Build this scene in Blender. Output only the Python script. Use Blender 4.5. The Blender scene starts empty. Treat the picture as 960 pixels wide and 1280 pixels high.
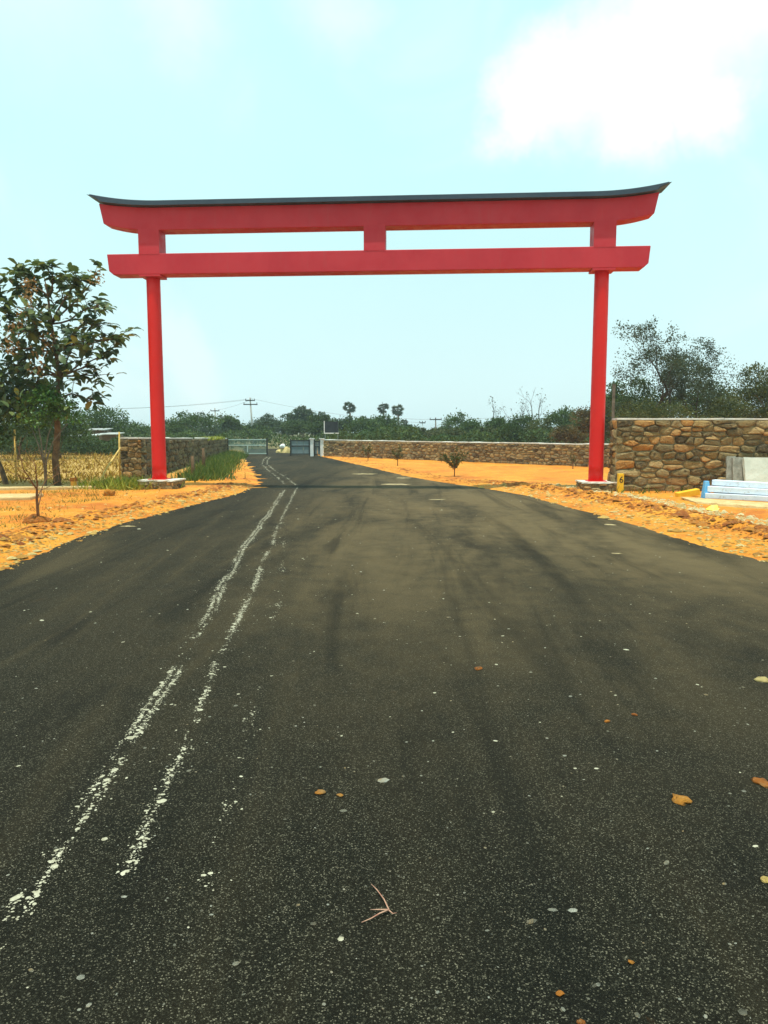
import bpy, math, random
import numpy as np
from mathutils import Vector, Matrix, noise as mnoise

S = bpy.context.scene
COL = S.collection
R = math.radians
random.seed(7)
rng = np.random.default_rng(7)

# ------------------------------------------------------------------ camera
EYE, FPX, HOR = 1.70, 940.0, 540.0
PITCH = math.atan((640 - HOR) / FPX)
cam_d = bpy.data.cameras.new('camera')
cam_d.sensor_fit = 'VERTICAL'
cam_d.sensor_height = 36.0
cam_d.lens = 36.0 * FPX / 1280.0
cam_d.clip_start, cam_d.clip_end = 0.05, 3000
cam = bpy.data.objects.new('camera', cam_d)
COL.objects.link(cam)
cam.location = (0, 0, EYE)
cam.rotation_euler = (R(90) - PITCH, 0, 0)
S.camera = cam

# ------------------------------------------------------------------ sun, sky, exposure
SUN_EL = 79.0
hx, hy = -0.42, -0.907
sun_vec = Vector((hx * math.cos(R(SUN_EL)), hy * math.cos(R(SUN_EL)), math.sin(R(SUN_EL))))
sl = bpy.data.lights.new('sun', 'SUN')
sl.energy, sl.angle, sl.color = 4.2, R(0.6), (1.0, 0.95, 0.86)
sun = bpy.data.objects.new('sun', sl)
COL.objects.link(sun)
sun.rotation_euler = sun_vec.to_track_quat('Z', 'Y').to_euler()
sun.location = (0, 0, 60)

S.view_settings.view_transform = 'Standard'
S.view_settings.look = 'None'
S.view_settings.gamma = 1
S.view_settings.use_curve_mapping = False
S.view_settings.exposure = 0.15


def ray(px, py):
    """direction through a photograph point, scaled so that its y is 1"""
    u, v = (px - 480) / FPX, (640 - py) / FPX
    y = math.cos(PITCH) + v * math.sin(PITCH)
    z = -math.sin(PITCH) + v * math.cos(PITCH)
    return Vector((u / y, 1.0, z / y))


def P(px, py, D):
    r = ray(px, py)
    return Vector((r.x * D, D, EYE + r.z * D))


def G(px, py, z=0.0):
    r = ray(px, py)
    D = (z - EYE) / r.z
    return Vector((r.x * D, D, z))


W = bpy.data.worlds.new('World')
S.world = W
W.use_nodes = True
nt = W.node_tree
for n in list(nt.nodes):
    nt.nodes.remove(n)


class NB:
    """small node-tree builder"""
    def __init__(self, tree):
        self.t = tree

    def n(self, typ, **kw):
        nd = self.t.nodes.new(typ)
        for k, v in kw.items():
            setattr(nd, k, v)
        return nd

    def put(self, sock, val):
        if isinstance(val, bpy.types.NodeSocket):
            self.t.links.new(val, sock)
        elif val is not None:
            sock.default_value = val

    def math(self, op, a, b=None, c=None, clamp=False):
        nd = self.n('ShaderNodeMath', operation=op, use_clamp=clamp)
        for i, v in enumerate((a, b, c)):
            self.put(nd.inputs[i], v)
        return nd.outputs[0]

    def vmath(self, op, a, b=None):
        nd = self.n('ShaderNodeVectorMath', operation=op)
        self.put(nd.inputs[0], a)
        if b is not None:
            self.put(nd.inputs[1], b)
        return nd.outputs['Value'] if op in ('DOT_PRODUCT', 'DISTANCE', 'LENGTH') else nd.outputs[0]

    def mix(self, f, a, b, blend='MIX'):
        nd = self.n('ShaderNodeMix', data_type='RGBA', blend_type=blend)
        self.put(nd.inputs[0], f)
        self.put(nd.inputs[6], a if not isinstance(a, tuple) or len(a) == 4 else (*a, 1))
        self.put(nd.inputs[7], b if not isinstance(b, tuple) or len(b) == 4 else (*b, 1))
        return nd.outputs[2]

    def noise(self, vec, scale, detail=4, rough=0.55, dist=0.0, out=0):
        nd = self.n('ShaderNodeTexNoise')
        self.put(nd.inputs['Vector'], vec)
        nd.inputs['Scale'].default_value = scale
        nd.inputs['Detail'].default_value = detail
        nd.inputs['Roughness'].default_value = rough
        nd.inputs['Distortion'].default_value = dist
        return nd.outputs[out]

    def voro(self, vec, scale, out='Distance', feature='F1'):
        nd = self.n('ShaderNodeTexVoronoi', feature=feature)
        self.put(nd.inputs['Vector'], vec)
        nd.inputs['Scale'].default_value = scale
        return nd.outputs[out]

    def ramp(self, f, stops, interp='LINEAR'):
        nd = self.n('ShaderNodeValToRGB')
        cr = nd.color_ramp
        cr.interpolation = interp
        while len(cr.elements) < len(stops):
            cr.elements.new(0.5)
        for e, (p, c) in zip(cr.elements, stops):
            e.position = p
            e.color = c if len(c) == 4 else (*c, 1)
        self.put(nd.inputs[0], f)
        return nd.outputs[0]

    def rmap(self, f, a, b, c=0.0, d=1.0, smooth=True):
        nd = self.n('ShaderNodeMapRange')
        nd.interpolation_type = 'SMOOTHSTEP' if smooth else 'LINEAR'
        self.put(nd.inputs[0], f)
        for i, v in enumerate((a, b, c, d)):
            nd.inputs[1 + i].default_value = v
        return nd.outputs[0]


# pale tropical sky: physical sky, paled by high thin haze, with soft cumulus
w = NB(nt)
sky = w.n('ShaderNodeTexSky', sky_type='NISHITA')
sky.sun_disc = False
sky.sun_elevation = R(SUN_EL)
sky.sun_rotation = math.atan2(hx, hy)
sky.altitude = 300
sky.air_density, sky.dust_density, sky.ozone_density = 1.0, 2.0, 1.2
tc = w.n('ShaderNodeTexCoord')
vec = w.vmath('NORMALIZE', tc.outputs['Generated'])
sky_col = w.mix(1.0, sky.outputs[0], (1.02, 1.12, 0.80), 'MULTIPLY')
haze_n = w.noise(vec, 2.2, 4, 0.5, 0.3)
base = w.mix(w.rmap(haze_n, 0.30, 0.75, 0.84, 0.96), sky_col, w.mix(w.rmap(w.n('ShaderNodeSeparateXYZ').outputs[2], .0, .38), (7.7, 10.3, 10.6), (6.6, 10.7, 10.7)))
for nd_ in nt.nodes:
    if nd_.type == 'SEPXYZ':
        nt.links.new(vec, nd_.inputs[0])
# cumulus: a bank of soft lobes with torn edges
warp = w.n('ShaderNodeTexNoise')
w.put(warp.inputs['Vector'], vec)
warp.inputs['Scale'].default_value = 9
warp.inputs['Detail'].default_value = 7
warp.inputs['Roughness'].default_value = .6
wv = w.vmath('ADD', vec, w.vmath('MULTIPLY', w.vmath('SUBTRACT', warp.outputs['Color'], (0.5, 0.5, 0.5)), (0.13, 0.13, 0.13)))
cloud = None
for px, py, rad in ((655, 140, .055), (700, 115, .075), (760, 95, .085), (815, 70, .095), (860, 25, .10),
                    (910, -30, .11), (980, -70, .13), (790, 150, .06), (880, 120, .06), (225, 15, .075), (20, -120, .15), (430, 10, .07)):
    r_ = ray(px, py).normalized()
    d = w.vmath('DISTANCE', wv, tuple(r_))
    lobe = w.rmap(d, 0.0, rad * 1.55, 1.0 if px > 500 else 0.45, 0.0)
    cloud = lobe if cloud is None else w.math('MAXIMUM', cloud, lobe)
far_c = w.math('MULTIPLY', w.rmap(w.noise(vec, 3.1, 6, 0.55, 0.6), 0.50, 0.72, 0, 1), 0.35)
cm = w.rmap(w.math('MAXIMUM', cloud, far_c), 0.0, 1.0, 0.0, 0.96)
col = w.mix(cm, base, (10.9, 11.0, 10.6))
bg = w.n('ShaderNodeBackground')
bg.inputs[1].default_value = 0.095
w.put(bg.inputs[0], col)
wo = w.n('ShaderNodeOutputWorld')
nt.links.new(bg.outputs[0], wo.inputs[0])


# ------------------------------------------------------------------ materials
def material(name, build, rough=0.85, spec=0.3):
    m = bpy.data.materials.new(name)
    m.use_nodes = True
    t = m.node_tree
    for n in list(t.nodes):
        t.nodes.remove(n)
    b = NB(t)
    bs = b.n('ShaderNodeBsdfPrincipled')
    bs.inputs['Roughness'].default_value = rough
    bs.inputs['Specular IOR Level'].default_value = spec
    out = b.n('ShaderNodeOutputMaterial')
    t.links.new(bs.outputs[0], out.inputs[0])
    build(b, bs, out)
    return m


def bump(b, bs, h, dist, strength=1.0):
    nd = b.n('ShaderNodeBump')
    nd.inputs['Strength'].default_value = strength
    nd.inputs['Distance'].default_value = dist
    b.put(nd.inputs['Height'], h)
    b.t.links.new(nd.outputs[0], bs.inputs['Normal'])


def pos(b):
    return b.n('ShaderNodeNewGeometry').outputs['Position']


def objc(b):
    return b.n('ShaderNodeTexCoord').outputs['Object']


def m_asphalt(b, bs, out):
    p = pos(b)
    cells = b.voro(p, 235, 'Color')
    sep = b.n('ShaderNodeSeparateColor')
    b.put(sep.inputs[0], cells)
    stone = b.ramp(sep.outputs[0], [(0.0, (.0015, .0018, .0014)), (.45, (.005, .0058, .004)), (.76, (.012, .0125, .008)), (.91, (.038, .037, .025)), (1.0, (.17, .155, .105))])
    fine = b.noise(p, 260, 2, .6)
    c = b.mix(b.rmap(fine, .40, .72, 0, .25), stone, (.009, .0095, .0065))
    # brown dust and worn paths, drawn out along the driving direction
    st = b.vmath('MULTIPLY', p, (1.0, .30, 1.0))
    d1 = b.noise(st, .55, 5, .6, .6)
    d2 = b.noise(p, 3.0, 4, .6, .3)
    sx = b.n('ShaderNodeSeparateXYZ')
    b.put(sx.inputs[0], p)
    far = b.rmap(sx.outputs[1], 2.0, 11.5, .06, .82)  # thickens with distance; grazing brightness of the far road painted in with the dust
    rightish = b.rmap(sx.outputs[0], -3.5, 1.0, .22, 1.0)
    dust = b.math('MULTIPLY', b.math('MULTIPLY', far, rightish), b.rmap(b.math('ADD', b.math('MULTIPLY', d1, .75), b.math('MULTIPLY', d2, .25)), .34, .62, .25, 1.0))
    c = b.mix(dust, c, (.155, .112, .054))
    dk = b.rmap(b.noise(st, .9, 4, .6, 1.0), .56, .70, 0, .45)
    c = b.mix(dk, c, (.006, .006, .005))
    # lengthwise tyre streaks
    ty = b.noise(b.vmath('MULTIPLY', p, (1.5, .12, 1.0)), 1.0, 5, .62, 1.1)
    c = b.mix(b.rmap(ty, .50, .32, 0, .42), c, (.005, .0055, .004))
    c = b.mix(b.math('MULTIPLY', b.rmap(ty, .52, .74, 0, .30), b.rmap(sx.outputs[1], 2.0, 9.0, .25, 1)), c, (.12, .088, .042))
    # old orange soil trodden in here and there
    so = b.rmap(b.noise(p, 1.7, 5, .65, .8), .66, .80, 0, .35)
    c = b.mix(so, c, (.17, .085, .03))
    b.put(bs.inputs['Base Color'], c)
    bs.inputs['Roughness'].default_value = .85
    bs.inputs['Specular IOR Level'].default_value = .07
    hgt = b.math('ADD', b.math('MULTIPLY', sep.outputs[1], .8), b.math('MULTIPLY', fine, .5))
    bump(b, bs, hgt, .004, .9)


def m_soil(b, bs, out):
    p = pos(b)
    n1 = b.noise(p, .55, 6, .65, .8)
    n2 = b.noise(p, 5.5, 6, .65)
    n3 = b.noise(p, 40, 4, .6)
    c = b.ramp(n1, [(.30, (.44, .115, .006)), (.44, (.55, .185, .010)), (.58, (.62, .245, .016)), (.74, (.64, .32, .045))])
    c = b.mix(b.rmap(n2, .52, .75, 0, .6), c, (.64, .36, .080))
    c = b.mix(b.rmap(n2, .46, .28, 0, .75), c, (.40, .105, .010))
    c = b.mix(b.rmap(n3, .57, .8, 0, .4), c, (.66, .42, .16))
    c = b.mix(b.rmap(n3, .42, .25, 0, .5), c, (.26, .075, .015))
    # the dry field on the left is paler straw ground
    sx = b.n('ShaderNodeSeparateXYZ')
    b.put(sx.inputs[0], b.vmath('ADD', p, b.vmath('MULTIPLY', b.noise(p, .6, 3, .5, 0, 1), (2.0, 2.0, 0))))
    fld = b.math('MULTIPLY', b.rmap(sx.outputs[0], -6.0, -8.5, 0, 1), b.rmap(sx.outputs[1], 21.5, 23.5, 0, 1))
    c = b.mix(fld, c, b.mix(n2, (.33, .19, .045), (.52, .33, .085)))
    b.put(bs.inputs['Base Color'], c)
    bump(b, bs, b.math('ADD', n2, b.math('MULTIPLY', n3, .35)), .05, .8)


def m_flat(c1, c2, scale=3.0, detail=5, bdist=.01, space='obj', c3=None):
    def f(b, bs, out):
        p = objc(b) if space == 'obj' else pos(b)
        n = b.noise(p, scale, detail, .6, .2)
        c = b.mix(b.rmap(n, .32, .68), c1, c2)
        if c3:
            c = b.mix(b.rmap(b.noise(p, scale * 4.3, 4, .6), .58, .72, 0, .8), c, c3)
        b.put(bs.inputs['Base Color'], c)
        bump(b, bs, b.noise(p, scale * 6, 4, .65), bdist, .7)
    return f


def m_paint(c1, c2, dirt, rough=.45):
    """site-painted steel or plaster: slight fading, streaks and dust"""
    def f(b, bs, out):
        p = objc(b)
        n = b.noise(p, .9, 5, .6, .4)
        st = b.noise(b.vmath('MULTIPLY', p, (9, 9, .5)), 1.0, 4, .6)
        c = b.mix(b.rmap(n, .3, .7), c1, c2)
        c = b.mix(b.rmap(st, .56, .78, 0, .35), c, dirt)
        c = b.mix(b.rmap(b.noise(p, 14, 5, .7), .62, .8, 0, .25), c, dirt)
        b.put(bs.inputs['Base Color'], c)
        b.put(bs.inputs['Roughness'], b.rmap(b.noise(p, 4, 4, .6), .3, .7, rough - .08, rough + .2))
        bump(b, bs, b.noise(p, 3.0, 4, .5), .012, .5)
    return f


def rnd(b):
    a = b.n('ShaderNodeObjectInfo').outputs['Random']
    i = b.n('ShaderNodeNewGeometry').outputs['Random Per Island']
    return b.math('FRACT', b.math('ADD', a, b.math('MULTIPLY', i, 7.31)))


def m_stone(stops):
    def f(b, bs, out):
        p = pos(b)
        c = b.ramp(rnd(b), stops)
        n = b.noise(p, 9, 8, .72, .8)
        n2 = b.noise(p, 42, 4, .6)
        c = b.mix(b.rmap(n, .50, .68, 0, .7), c, (.42, .27, .10))
        c = b.mix(b.rmap(n, .48, .34, 0, .75), c, (.055, .043, .020))
        c = b.mix(b.rmap(n2, .6, .8, 0, .5), c, (.50, .38, .2))
        b.put(bs.inputs['Base Color'], c)
        bump(b, bs, b.math('ADD', n, b.math('MULTIPLY', n2, .3)), .09, 1.0)
    return f


def m_leaf(stops, trans=.25, rough=.45, spec=.35):
    def f(b, bs, out):
        c = b.ramp(rnd(b), stops)
        b.put(bs.inputs['Base Color'], c)
        bs.inputs['Roughness'].default_value = rough
        bs.inputs['Specular IOR Level'].default_value = spec
        tr = b.n('ShaderNodeBsdfTranslucent')
        b.put(tr.inputs[0], b.mix(.5, c, (.14, .18, .02)))
        mx = b.n('ShaderNodeMixShader')
        mx.inputs[0].default_value = trans
        b.t.links.new(bs.outputs[0], mx.inputs[1])
        b.t.links.new(tr.outputs[0], mx.inputs[2])
        b.t.links.new(mx.outputs[0], out.inputs[0])
    return f


M = {}
M['asphalt'] = material('asphalt', m_asphalt)
M['soil'] = material('soil', m_soil)
M['far_ground'] = material('far_ground', m_flat((.16, .15, .06), (.30, .22, .09), .08, 6, .05, 'pos', (.10, .12, .04)))
M['beam_red_veiled'] = material('beam_red_veiled', m_paint((.48, .020, .034), (.54, .030, .044), (.44, .06, .06), .5))  # pinker, duller red than the columns: veiling sky glare mixed into the colour
M['column_red'] = material('column_red', m_paint((.64, .010, .008), (.68, .016, .010), (.5, .03, .02), .4))
M['roof_slate'] = material('roof_slate', m_paint((.034, .056, .085), (.046, .070, .100), (.09, .105, .12), .5))
M['cement'] = material('cement', m_flat((.50, .48, .40), (.72, .69, .60), 5, 6, .01, 'pos', (.42, .30, .17)))
M['mortar'] = material('mortar', m_flat((.24, .185, .10), (.44, .36, .21), 7, 6, .04, 'pos', (.10, .08, .045)))
M['mortar_shaded'] = material('mortar_shaded', m_flat((.15, .13, .08), (.26, .21, .13), 6, 6, .03, 'pos', (.08, .08, .04)))  # darker copy of mortar, shade of the wall's road side painted in
M['coping'] = material('coping', m_flat((.62, .60, .54), (.80, .79, .72), 4, 6, .01, 'pos', (.42, .36, .25)))
M['stone_warm'] = material('stone_warm', m_stone([(0, (.09, .068, .036)), (.15, (.17, .125, .058)), (.38, (.28, .20, .085)), (.55, (.40, .26, .095)), (.72, (.31, .235, .115)), (.84, (.52, .24, .06)), (1, (.48, .36, .17))]))
M['stone_plot'] = material('stone_plot', m_stone([(0, (.10, .07, .035)), (.3, (.26, .17, .075)), (.55, (.38, .24, .09)), (.8, (.30, .22, .11)), (1, (.50, .33, .13))]))
M['stone_moss_shaded'] = material('stone_moss_shaded', m_stone([(0, (.07, .06, .035)), (.4, (.15, .12, .065)), (.7, (.21, .16, .085)), (1, (.17, .16, .08))]))  # mossy, weathered; shade of the road-facing side also painted into the tones
M['bark'] = material('bark', m_flat((.085, .055, .030), (.19, .12, .06), 6, 6, .03, 'pos', (.05, .035, .02)))
M['bark_dark'] = material('bark_dark', m_flat((.030, .026, .020), (.07, .058, .042), 6, 6, .02, 'pos'))
M['bark_grey'] = material('bark_grey', m_flat((.10, .085, .065), (.20, .17, .13), 6, 6, .02, 'pos'))
M['bark_young'] = material('bark_young', m_flat((.13, .055, .022), (.22, .10, .04), 12, 4, .01, 'pos'))
M['bamboo'] = material('bamboo', m_flat((.56, .36, .08), (.70, .50, .16), 6, 4, .01, 'pos', (.34, .22, .07)))
M['yellow_paint'] = material('yellow_paint', m_flat((.78, .42, .015), (.84, .50, .03), 8, 5, .004, 'obj', (.55, .32, .05)), .5)
M['orange_paint'] = material('orange_paint', m_flat((.75, .30, .03), (.80, .38, .05), 8, 5, .004, 'obj', (.5, .25, .06)), .5)
M['black_paint'] = material('black_paint', m_flat((.012, .012, .012), (.02, .02, .02), 8, 3, .002))
M['teak_leaf'] = material('teak_leaf', m_leaf([(0, (.030, .055, .026)), (.4, (.055, .095, .040)), (.75, (.085, .135, .052)), (.93, (.14, .18, .05)), (1, (.30, .26, .06))], .28))
M['bright_leaf'] = material('bright_leaf', m_leaf([(0, (.03, .085, .018)), (.5, (.055, .15, .025)), (1, (.11, .22, .04))], .3))
M['panicle'] = material('panicle', m_leaf([(0, (.24, .12, .045)), (.5, (.36, .19, .07)), (1, (.42, .27, .12))], .2, .8, .1))
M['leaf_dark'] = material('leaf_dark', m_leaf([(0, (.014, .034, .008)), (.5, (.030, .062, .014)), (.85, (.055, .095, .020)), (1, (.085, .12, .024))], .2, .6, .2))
M['leaf_mid'] = material('leaf_mid', m_leaf([(0, (.024, .054, .014)), (.5, (.045, .090, .022)), (.85, (.072, .125, .028)), (1, (.11, .155, .034))], .22, .6, .2))
M['leaf_olive'] = material('leaf_olive', m_leaf([(0, (.035, .048, .016)), (.5, (.068, .085, .026)), (.85, (.11, .115, .034)), (1, (.15, .14, .05))], .22, .6, .2))
M['leaf_grey'] = material('leaf_grey', m_leaf([(0, (.026, .040, .024)), (.5, (.042, .062, .034)), (1, (.07, .085, .045))], .15, .6, .2))
M['leaf_rust'] = material('leaf_rust', m_leaf([(0, (.06, .04, .018)), (.5, (.11, .07, .03)), (1, (.14, .11, .04))], .2, .7, .1))
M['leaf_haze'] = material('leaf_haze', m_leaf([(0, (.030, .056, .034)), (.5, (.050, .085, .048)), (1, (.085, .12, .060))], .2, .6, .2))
M['palm_leaf'] = material('palm_leaf', m_leaf([(0, (.022, .042, .024)), (.6, (.040, .066, .034)), (1, (.07, .09, .045))], .15, .6, .2))
M['grass_green'] = material('grass_green', m_leaf([(0, (.035, .075, .012)), (.5, (.07, .13, .02)), (.8, (.13, .19, .03)), (1, (.26, .25, .06))], .25, .6, .2))
M['grass_lime'] = material('grass_lime', m_leaf([(0, (.16, .20, .02)), (.5, (.30, .33, .035)), (1, (.48, .42, .07))], .3, .6, .2))
M['grass_dry'] = material('grass_dry', m_leaf([(0, (.11, .055, .012)), (.3, (.26, .13, .022)), (.7, (.46, .28, .05)), (1, (.60, .42, .10))], .25, .8, .1))
M['lime'] = material('lime', m_flat((.28, .255, .17), (.47, .44, .32), 30, 3, .002, 'pos'))
M['chips'] = material('chips', m_stone([(0, (.10, .09, .06)), (.5, (.24, .23, .17)), (1, (.46, .45, .36))]))
M['pale_rubble'] = material('pale_rubble', m_stone([(0, (.44, .20, .03)), (.4, (.58, .31, .055)), (.75, (.64, .44, .13)), (1, (.70, .57, .25))]))
M['cream_rubble'] = material('cream_rubble', m_stone([(0, (.46, .30, .10)), (.4, (.62, .47, .20)), (1, (.74, .64, .36))]))
M['clod'] = material('clod', m_stone([(0, (.30, .075, .008)), (.5, (.48, .15, .012)), (1, (.60, .24, .025))]))
M['pale_soil'] = material('pale_soil', m_flat((.50, .33, .13), (.60, .46, .22), 4, 5, .02, 'pos', (.52, .24, .055)))
M['streak_soil'] = material('streak_soil', m_flat((.26, .20, .10), (.46, .36, .18), 5, 6, .01, 'pos', (.16, .12, .06)))
M['white_post'] = material('white_post', m_flat((.66, .68, .66), (.78, .80, .78), 3, 5, .005, 'obj', (.45, .42, .36)))
M['gate_green'] = material('gate_green', m_flat((.16, .25, .22), (.22, .31, .27), 3, 4, .002, 'obj', (.13, .15, .12)), .5)
M['gate_pale'] = material('gate_pale', m_flat((.40, .52, .47), (.48, .58, .52), 3, 4, .002, 'obj'), .5)
M['gate_sheet'] = material('gate_sheet', m_flat((.16, .215, .22), (.21, .26, .26), 3, 5, .004, 'obj', (.13, .15, .14)), .45)
M['dark_steel'] = material('dark_steel', m_flat((.018, .024, .022), (.035, .042, .038), 5, 4, .002, 'obj'), .5)
M['board_black'] = material('board_black', m_flat((.016, .022, .028), (.03, .038, .045), 2, 4, .002, 'obj'), .5)
M['concrete_pole'] = material('concrete_pole', m_flat((.30, .30, .27), (.42, .42, .38), 2, 5, .005, 'obj'))
M['wire'] = material('wire', m_flat((.10, .11, .11), (.14, .15, .15), 1, 2, .0005, 'obj'), .5)
M['slab_grey'] = material('slab_grey', m_flat((.20, .20, .16), (.34, .33, .27), 6, 6, .02, 'pos', (.13, .13, .09)))
M['slab_pale'] = material('slab_pale', m_flat((.50, .54, .46), (.62, .65, .56), 3, 6, .008, 'pos', (.40, .42, .34)))
M['plank_white'] = material('plank_white', m_flat((.62, .70, .80), (.74, .79, .84), 3, 5, .006, 'obj', (.48, .46, .42)), .55)
M['blue_plastic'] = material('blue_plastic', m_flat((.10, .36, .66), (.16, .44, .72), 6, 4, .003, 'obj', (.35, .45, .5)), .45)
M['yellow_plastic'] = material('yellow_plastic', m_flat((.78, .70, .06), (.82, .76, .14), 9, 4, .003, 'obj'), .4)
M['roof_sheet'] = material('roof_sheet', m_flat((.34, .37, .36), (.46, .48, .46), 2, 5, .01, 'pos', (.24, .2, .16)), .6)
M['shed_wall'] = material('shed_wall', m_flat((.10, .08, .055), (.17, .13, .09), 3, 5, .01, 'pos'))
M['twig_red'] = material('twig_red', m_flat((.34, .15, .10), (.50, .30, .20), 30, 3, .001, 'pos'))
M['sack'] = material('sack', m_flat((.70, .72, .70), (.8, .82, .8), 8, 4, .01, 'pos'))


# ------------------------------------------------------------------ mesh helpers
def link(name, me, mt=None, parent=None, loc=None, rot=None, smooth=False):
    o = bpy.data.objects.new(name, me)
    COL.objects.link(o)
    if mt is not None and me is not None and not me.materials:
        me.materials.append(M[mt])
    if parent is not None:
        o.parent = parent
    if loc is not None:
        o.location = loc
    if rot is not None:
        o.rotation_euler = rot
    if smooth and me is not None:
        me.polygons.foreach_set('use_smooth', [True] * len(me.polygons))
    return o


def tag(o, label=None, cat=None, group=None, kind=None):
    for k, v in (('label', label), ('category', cat), ('group', group), ('kind', kind)):
        if v:
            o[k] = v
    return o


def thing(name, label, cat, loc=(0, 0, 0), rz=0.0, group=None):
    o = link(name, None, loc=loc, rot=(0, 0, rz))
    o.empty_display_size = .2
    return tag(o, label, cat, group)


class MB:
    """gathers verts and faces, then becomes one mesh"""
    def __init__(self):
        self.v, self.f = [], []

    def add(self, vs, fs):
        k = len(self.v)
        self.v += [tuple(x) for x in vs]
        self.f += [tuple(i + k for i in f) for f in fs]
        return self

    def box(self, c, s, rot=None):
        c = Vector(c)
        vs = []
        for dz in (-.5, .5):
            for dx, dy in ((-.5, -.5), (.5, -.5), (.5, .5), (-.5, .5)):
                q = Vector((dx * s[0], dy * s[1], dz * s[2]))
                if rot is not None:
                    q = rot @ q
                vs.append(c + q)
        return self.add(vs, [(3, 2, 1, 0), (4, 5, 6, 7), (0, 1, 5, 4), (1, 2, 6, 5), (2, 3, 7, 6), (3, 0, 4, 7)])

    def tube(self, pts, rad, sides=6, cap=True):
        pts = [Vector(p) for p in pts]
        n = len(pts)
        if not hasattr(rad, '__len__'):
            rad = [rad] * n
        vs, fs = [], []
        up = None
        for i, p in enumerate(pts):
            t = (pts[min(i + 1, n - 1)] - pts[max(i - 1, 0)]).normalized()
            if up is None:
                a = Vector((0, 0, 1)) if abs(t.z) < .9 else Vector((1, 0, 0))
                up = t.cross(a).normalized()
            up = (up - t * up.dot(t)).normalized()
            w_ = t.cross(up)
            for k in range(sides):
                an = 2 * math.pi * k / sides
                vs.append(p + (up * math.cos(an) + w_ * math.sin(an)) * rad[i])
        for i in range(n - 1):
            for k in range(sides):
                k2 = (k + 1) % sides
                fs.append((i * sides + k, i * sides + k2, (i + 1) * sides + k2, (i + 1) * sides + k))
        if cap:
            fs.append(tuple(range(sides - 1, -1, -1)))
            fs.append(tuple((n - 1) * sides + k for k in range(sides)))
        return self.add(vs, fs)

    def mesh(self, name):
        me = bpy.data.meshes.new(name)
        me.from_pydata([tuple(x) for x in self.v], [], self.f)
        me.update()
        return me

    def obj(self, name, mt, parent=None, loc=None, rot=None, smooth=False):
        return link(name, self.mesh(name), mt, parent, loc, rot, smooth)


def np_mesh(name, V, F):
    """V (n,3), F (m,k)"""
    me = bpy.data.meshes.new(name)
    m, k = F.shape
    me.vertices.add(len(V))
    me.vertices.foreach_set('co', np.ascontiguousarray(V, dtype=np.float32).ravel())
    me.loops.add(m * k)
    me.loops.foreach_set('vertex_index', np.ascontiguousarray(F, dtype=np.int32).ravel())
    me.polygons.add(m)
    me.polygons.foreach_set('loop_start', np.arange(0, m * k, k, dtype=np.int32))
    me.update(calc_edges=True)
    me.validate()
    return me


def unit(a):
    return a / np.maximum(np.linalg.norm(a, axis=1, keepdims=True), 1e-9)


def scatter(T, TF, pts, ax, nr, scl):
    """template T (x across, y along, z normal) put at pts with along-axis ax, normal near nr and scale scl"""
    T = np.asarray(T, float)
    pts, ax, nr = np.asarray(pts, float), unit(np.asarray(ax, float)), np.asarray(nr, float)
    ac = unit(np.cross(ax, nr))
    nn = np.cross(ac, ax)
    scl = np.asarray(scl, float)
    if scl.ndim == 1:
        scl = np.repeat(scl[:, None], 3, 1)
    V = (pts[:, None, :] + ac[:, None, :] * (T[None, :, 0:1] * scl[:, None, 0:1])
         + ax[:, None, :] * (T[None, :, 1:2] * scl[:, None, 1:2]) + nn[:, None, :] * (T[None, :, 2:3] * scl[:, None, 2:3]))
    n, k = len(pts), len(T)
    TF = np.asarray(TF, int)
    F = TF[None] + (np.arange(n) * k)[:, None, None]
    return V.reshape(-1, 3), F.reshape(-1, TF.shape[1])


LEAF_S = ([(0, 0, 0), (.34, .45, .05), (0, 1, -.05), (-.34, .45, .05)], [(0, 1, 2), (0, 2, 3)])
# broad drooping leaf, folded along its rib
LEAF_B = ([(0, 0, 0), (0, .34, .05), (0, .70, .02), (0, 1, -.12), (.17, .22, .08), (.27, .55, .10), (.17, .84, .0),
           (-.17, .22, .08), (-.27, .55, .10), (-.17, .84, .0)],
          [(0, 4, 1), (4, 5, 1), (1, 5, 2), (5, 6, 2), (2, 6, 3), (0, 1, 7), (7, 1, 8), (1, 2, 8), (8, 2, 9), (2, 3, 9)])
BLADE = ([(-.5, 0, 0), (.5, 0, 0), (.36, .5, .06), (-.36, .5, .06), (0, 1, .22)], [(0, 1, 2), (0, 2, 3), (3, 2, 4)])


def fbm(x, y, s=1.0, o=4, seed=0.0):
    v, a = 0.0, 1.0
    for i in range(o):
        v += a * mnoise.noise(Vector((x * s + seed, y * s - seed, seed * 1.7)))
        s *= 2.03
        a *= .5
    return v


def np_noise(X, Y, s, seed=0.0, o=4):
    return np.array([fbm(float(a), float(b), s, o, seed) for a, b in zip(X.ravel(), Y.ravel())]).reshape(X.shape)


# ------------------------------------------------------------------ ground and road
big = MB()
big.add([(-700, -200, -.16), (700, -200, -.16), (700, 1500, -.16), (-700, 1500, -.16)], [(0, 1, 2, 3)])
tag(big.obj('ground', 'far_ground'), kind='structure')

LE = [G(0, 712), G(100, 671), G(170, 649), G(240, 631), G(300, 616), G(318, 606), G(312, 590), G(306, 579), G(301, 570)]
RE = [G(960, 702), G(905, 690), G(845, 671), G(782, 653), G(720, 636), G(660, 620), G(600, 609), G(560, 604), G(512, 596), G(454, 582), G(404, 571)]
LY = [p.y for p in LE]
LX = [p.x for p in LE]
RY = [p.y for p in RE]
RX = [p.x for p in RE]


def edge_l(y):
    e = np.interp(y, LY, LX)
    return np.where(y < LY[0], LX[0] - (LY[0] - y) * .10, np.where(y > LY[-1], LX[-1] - (y - LY[-1]) * .18, e))


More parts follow.
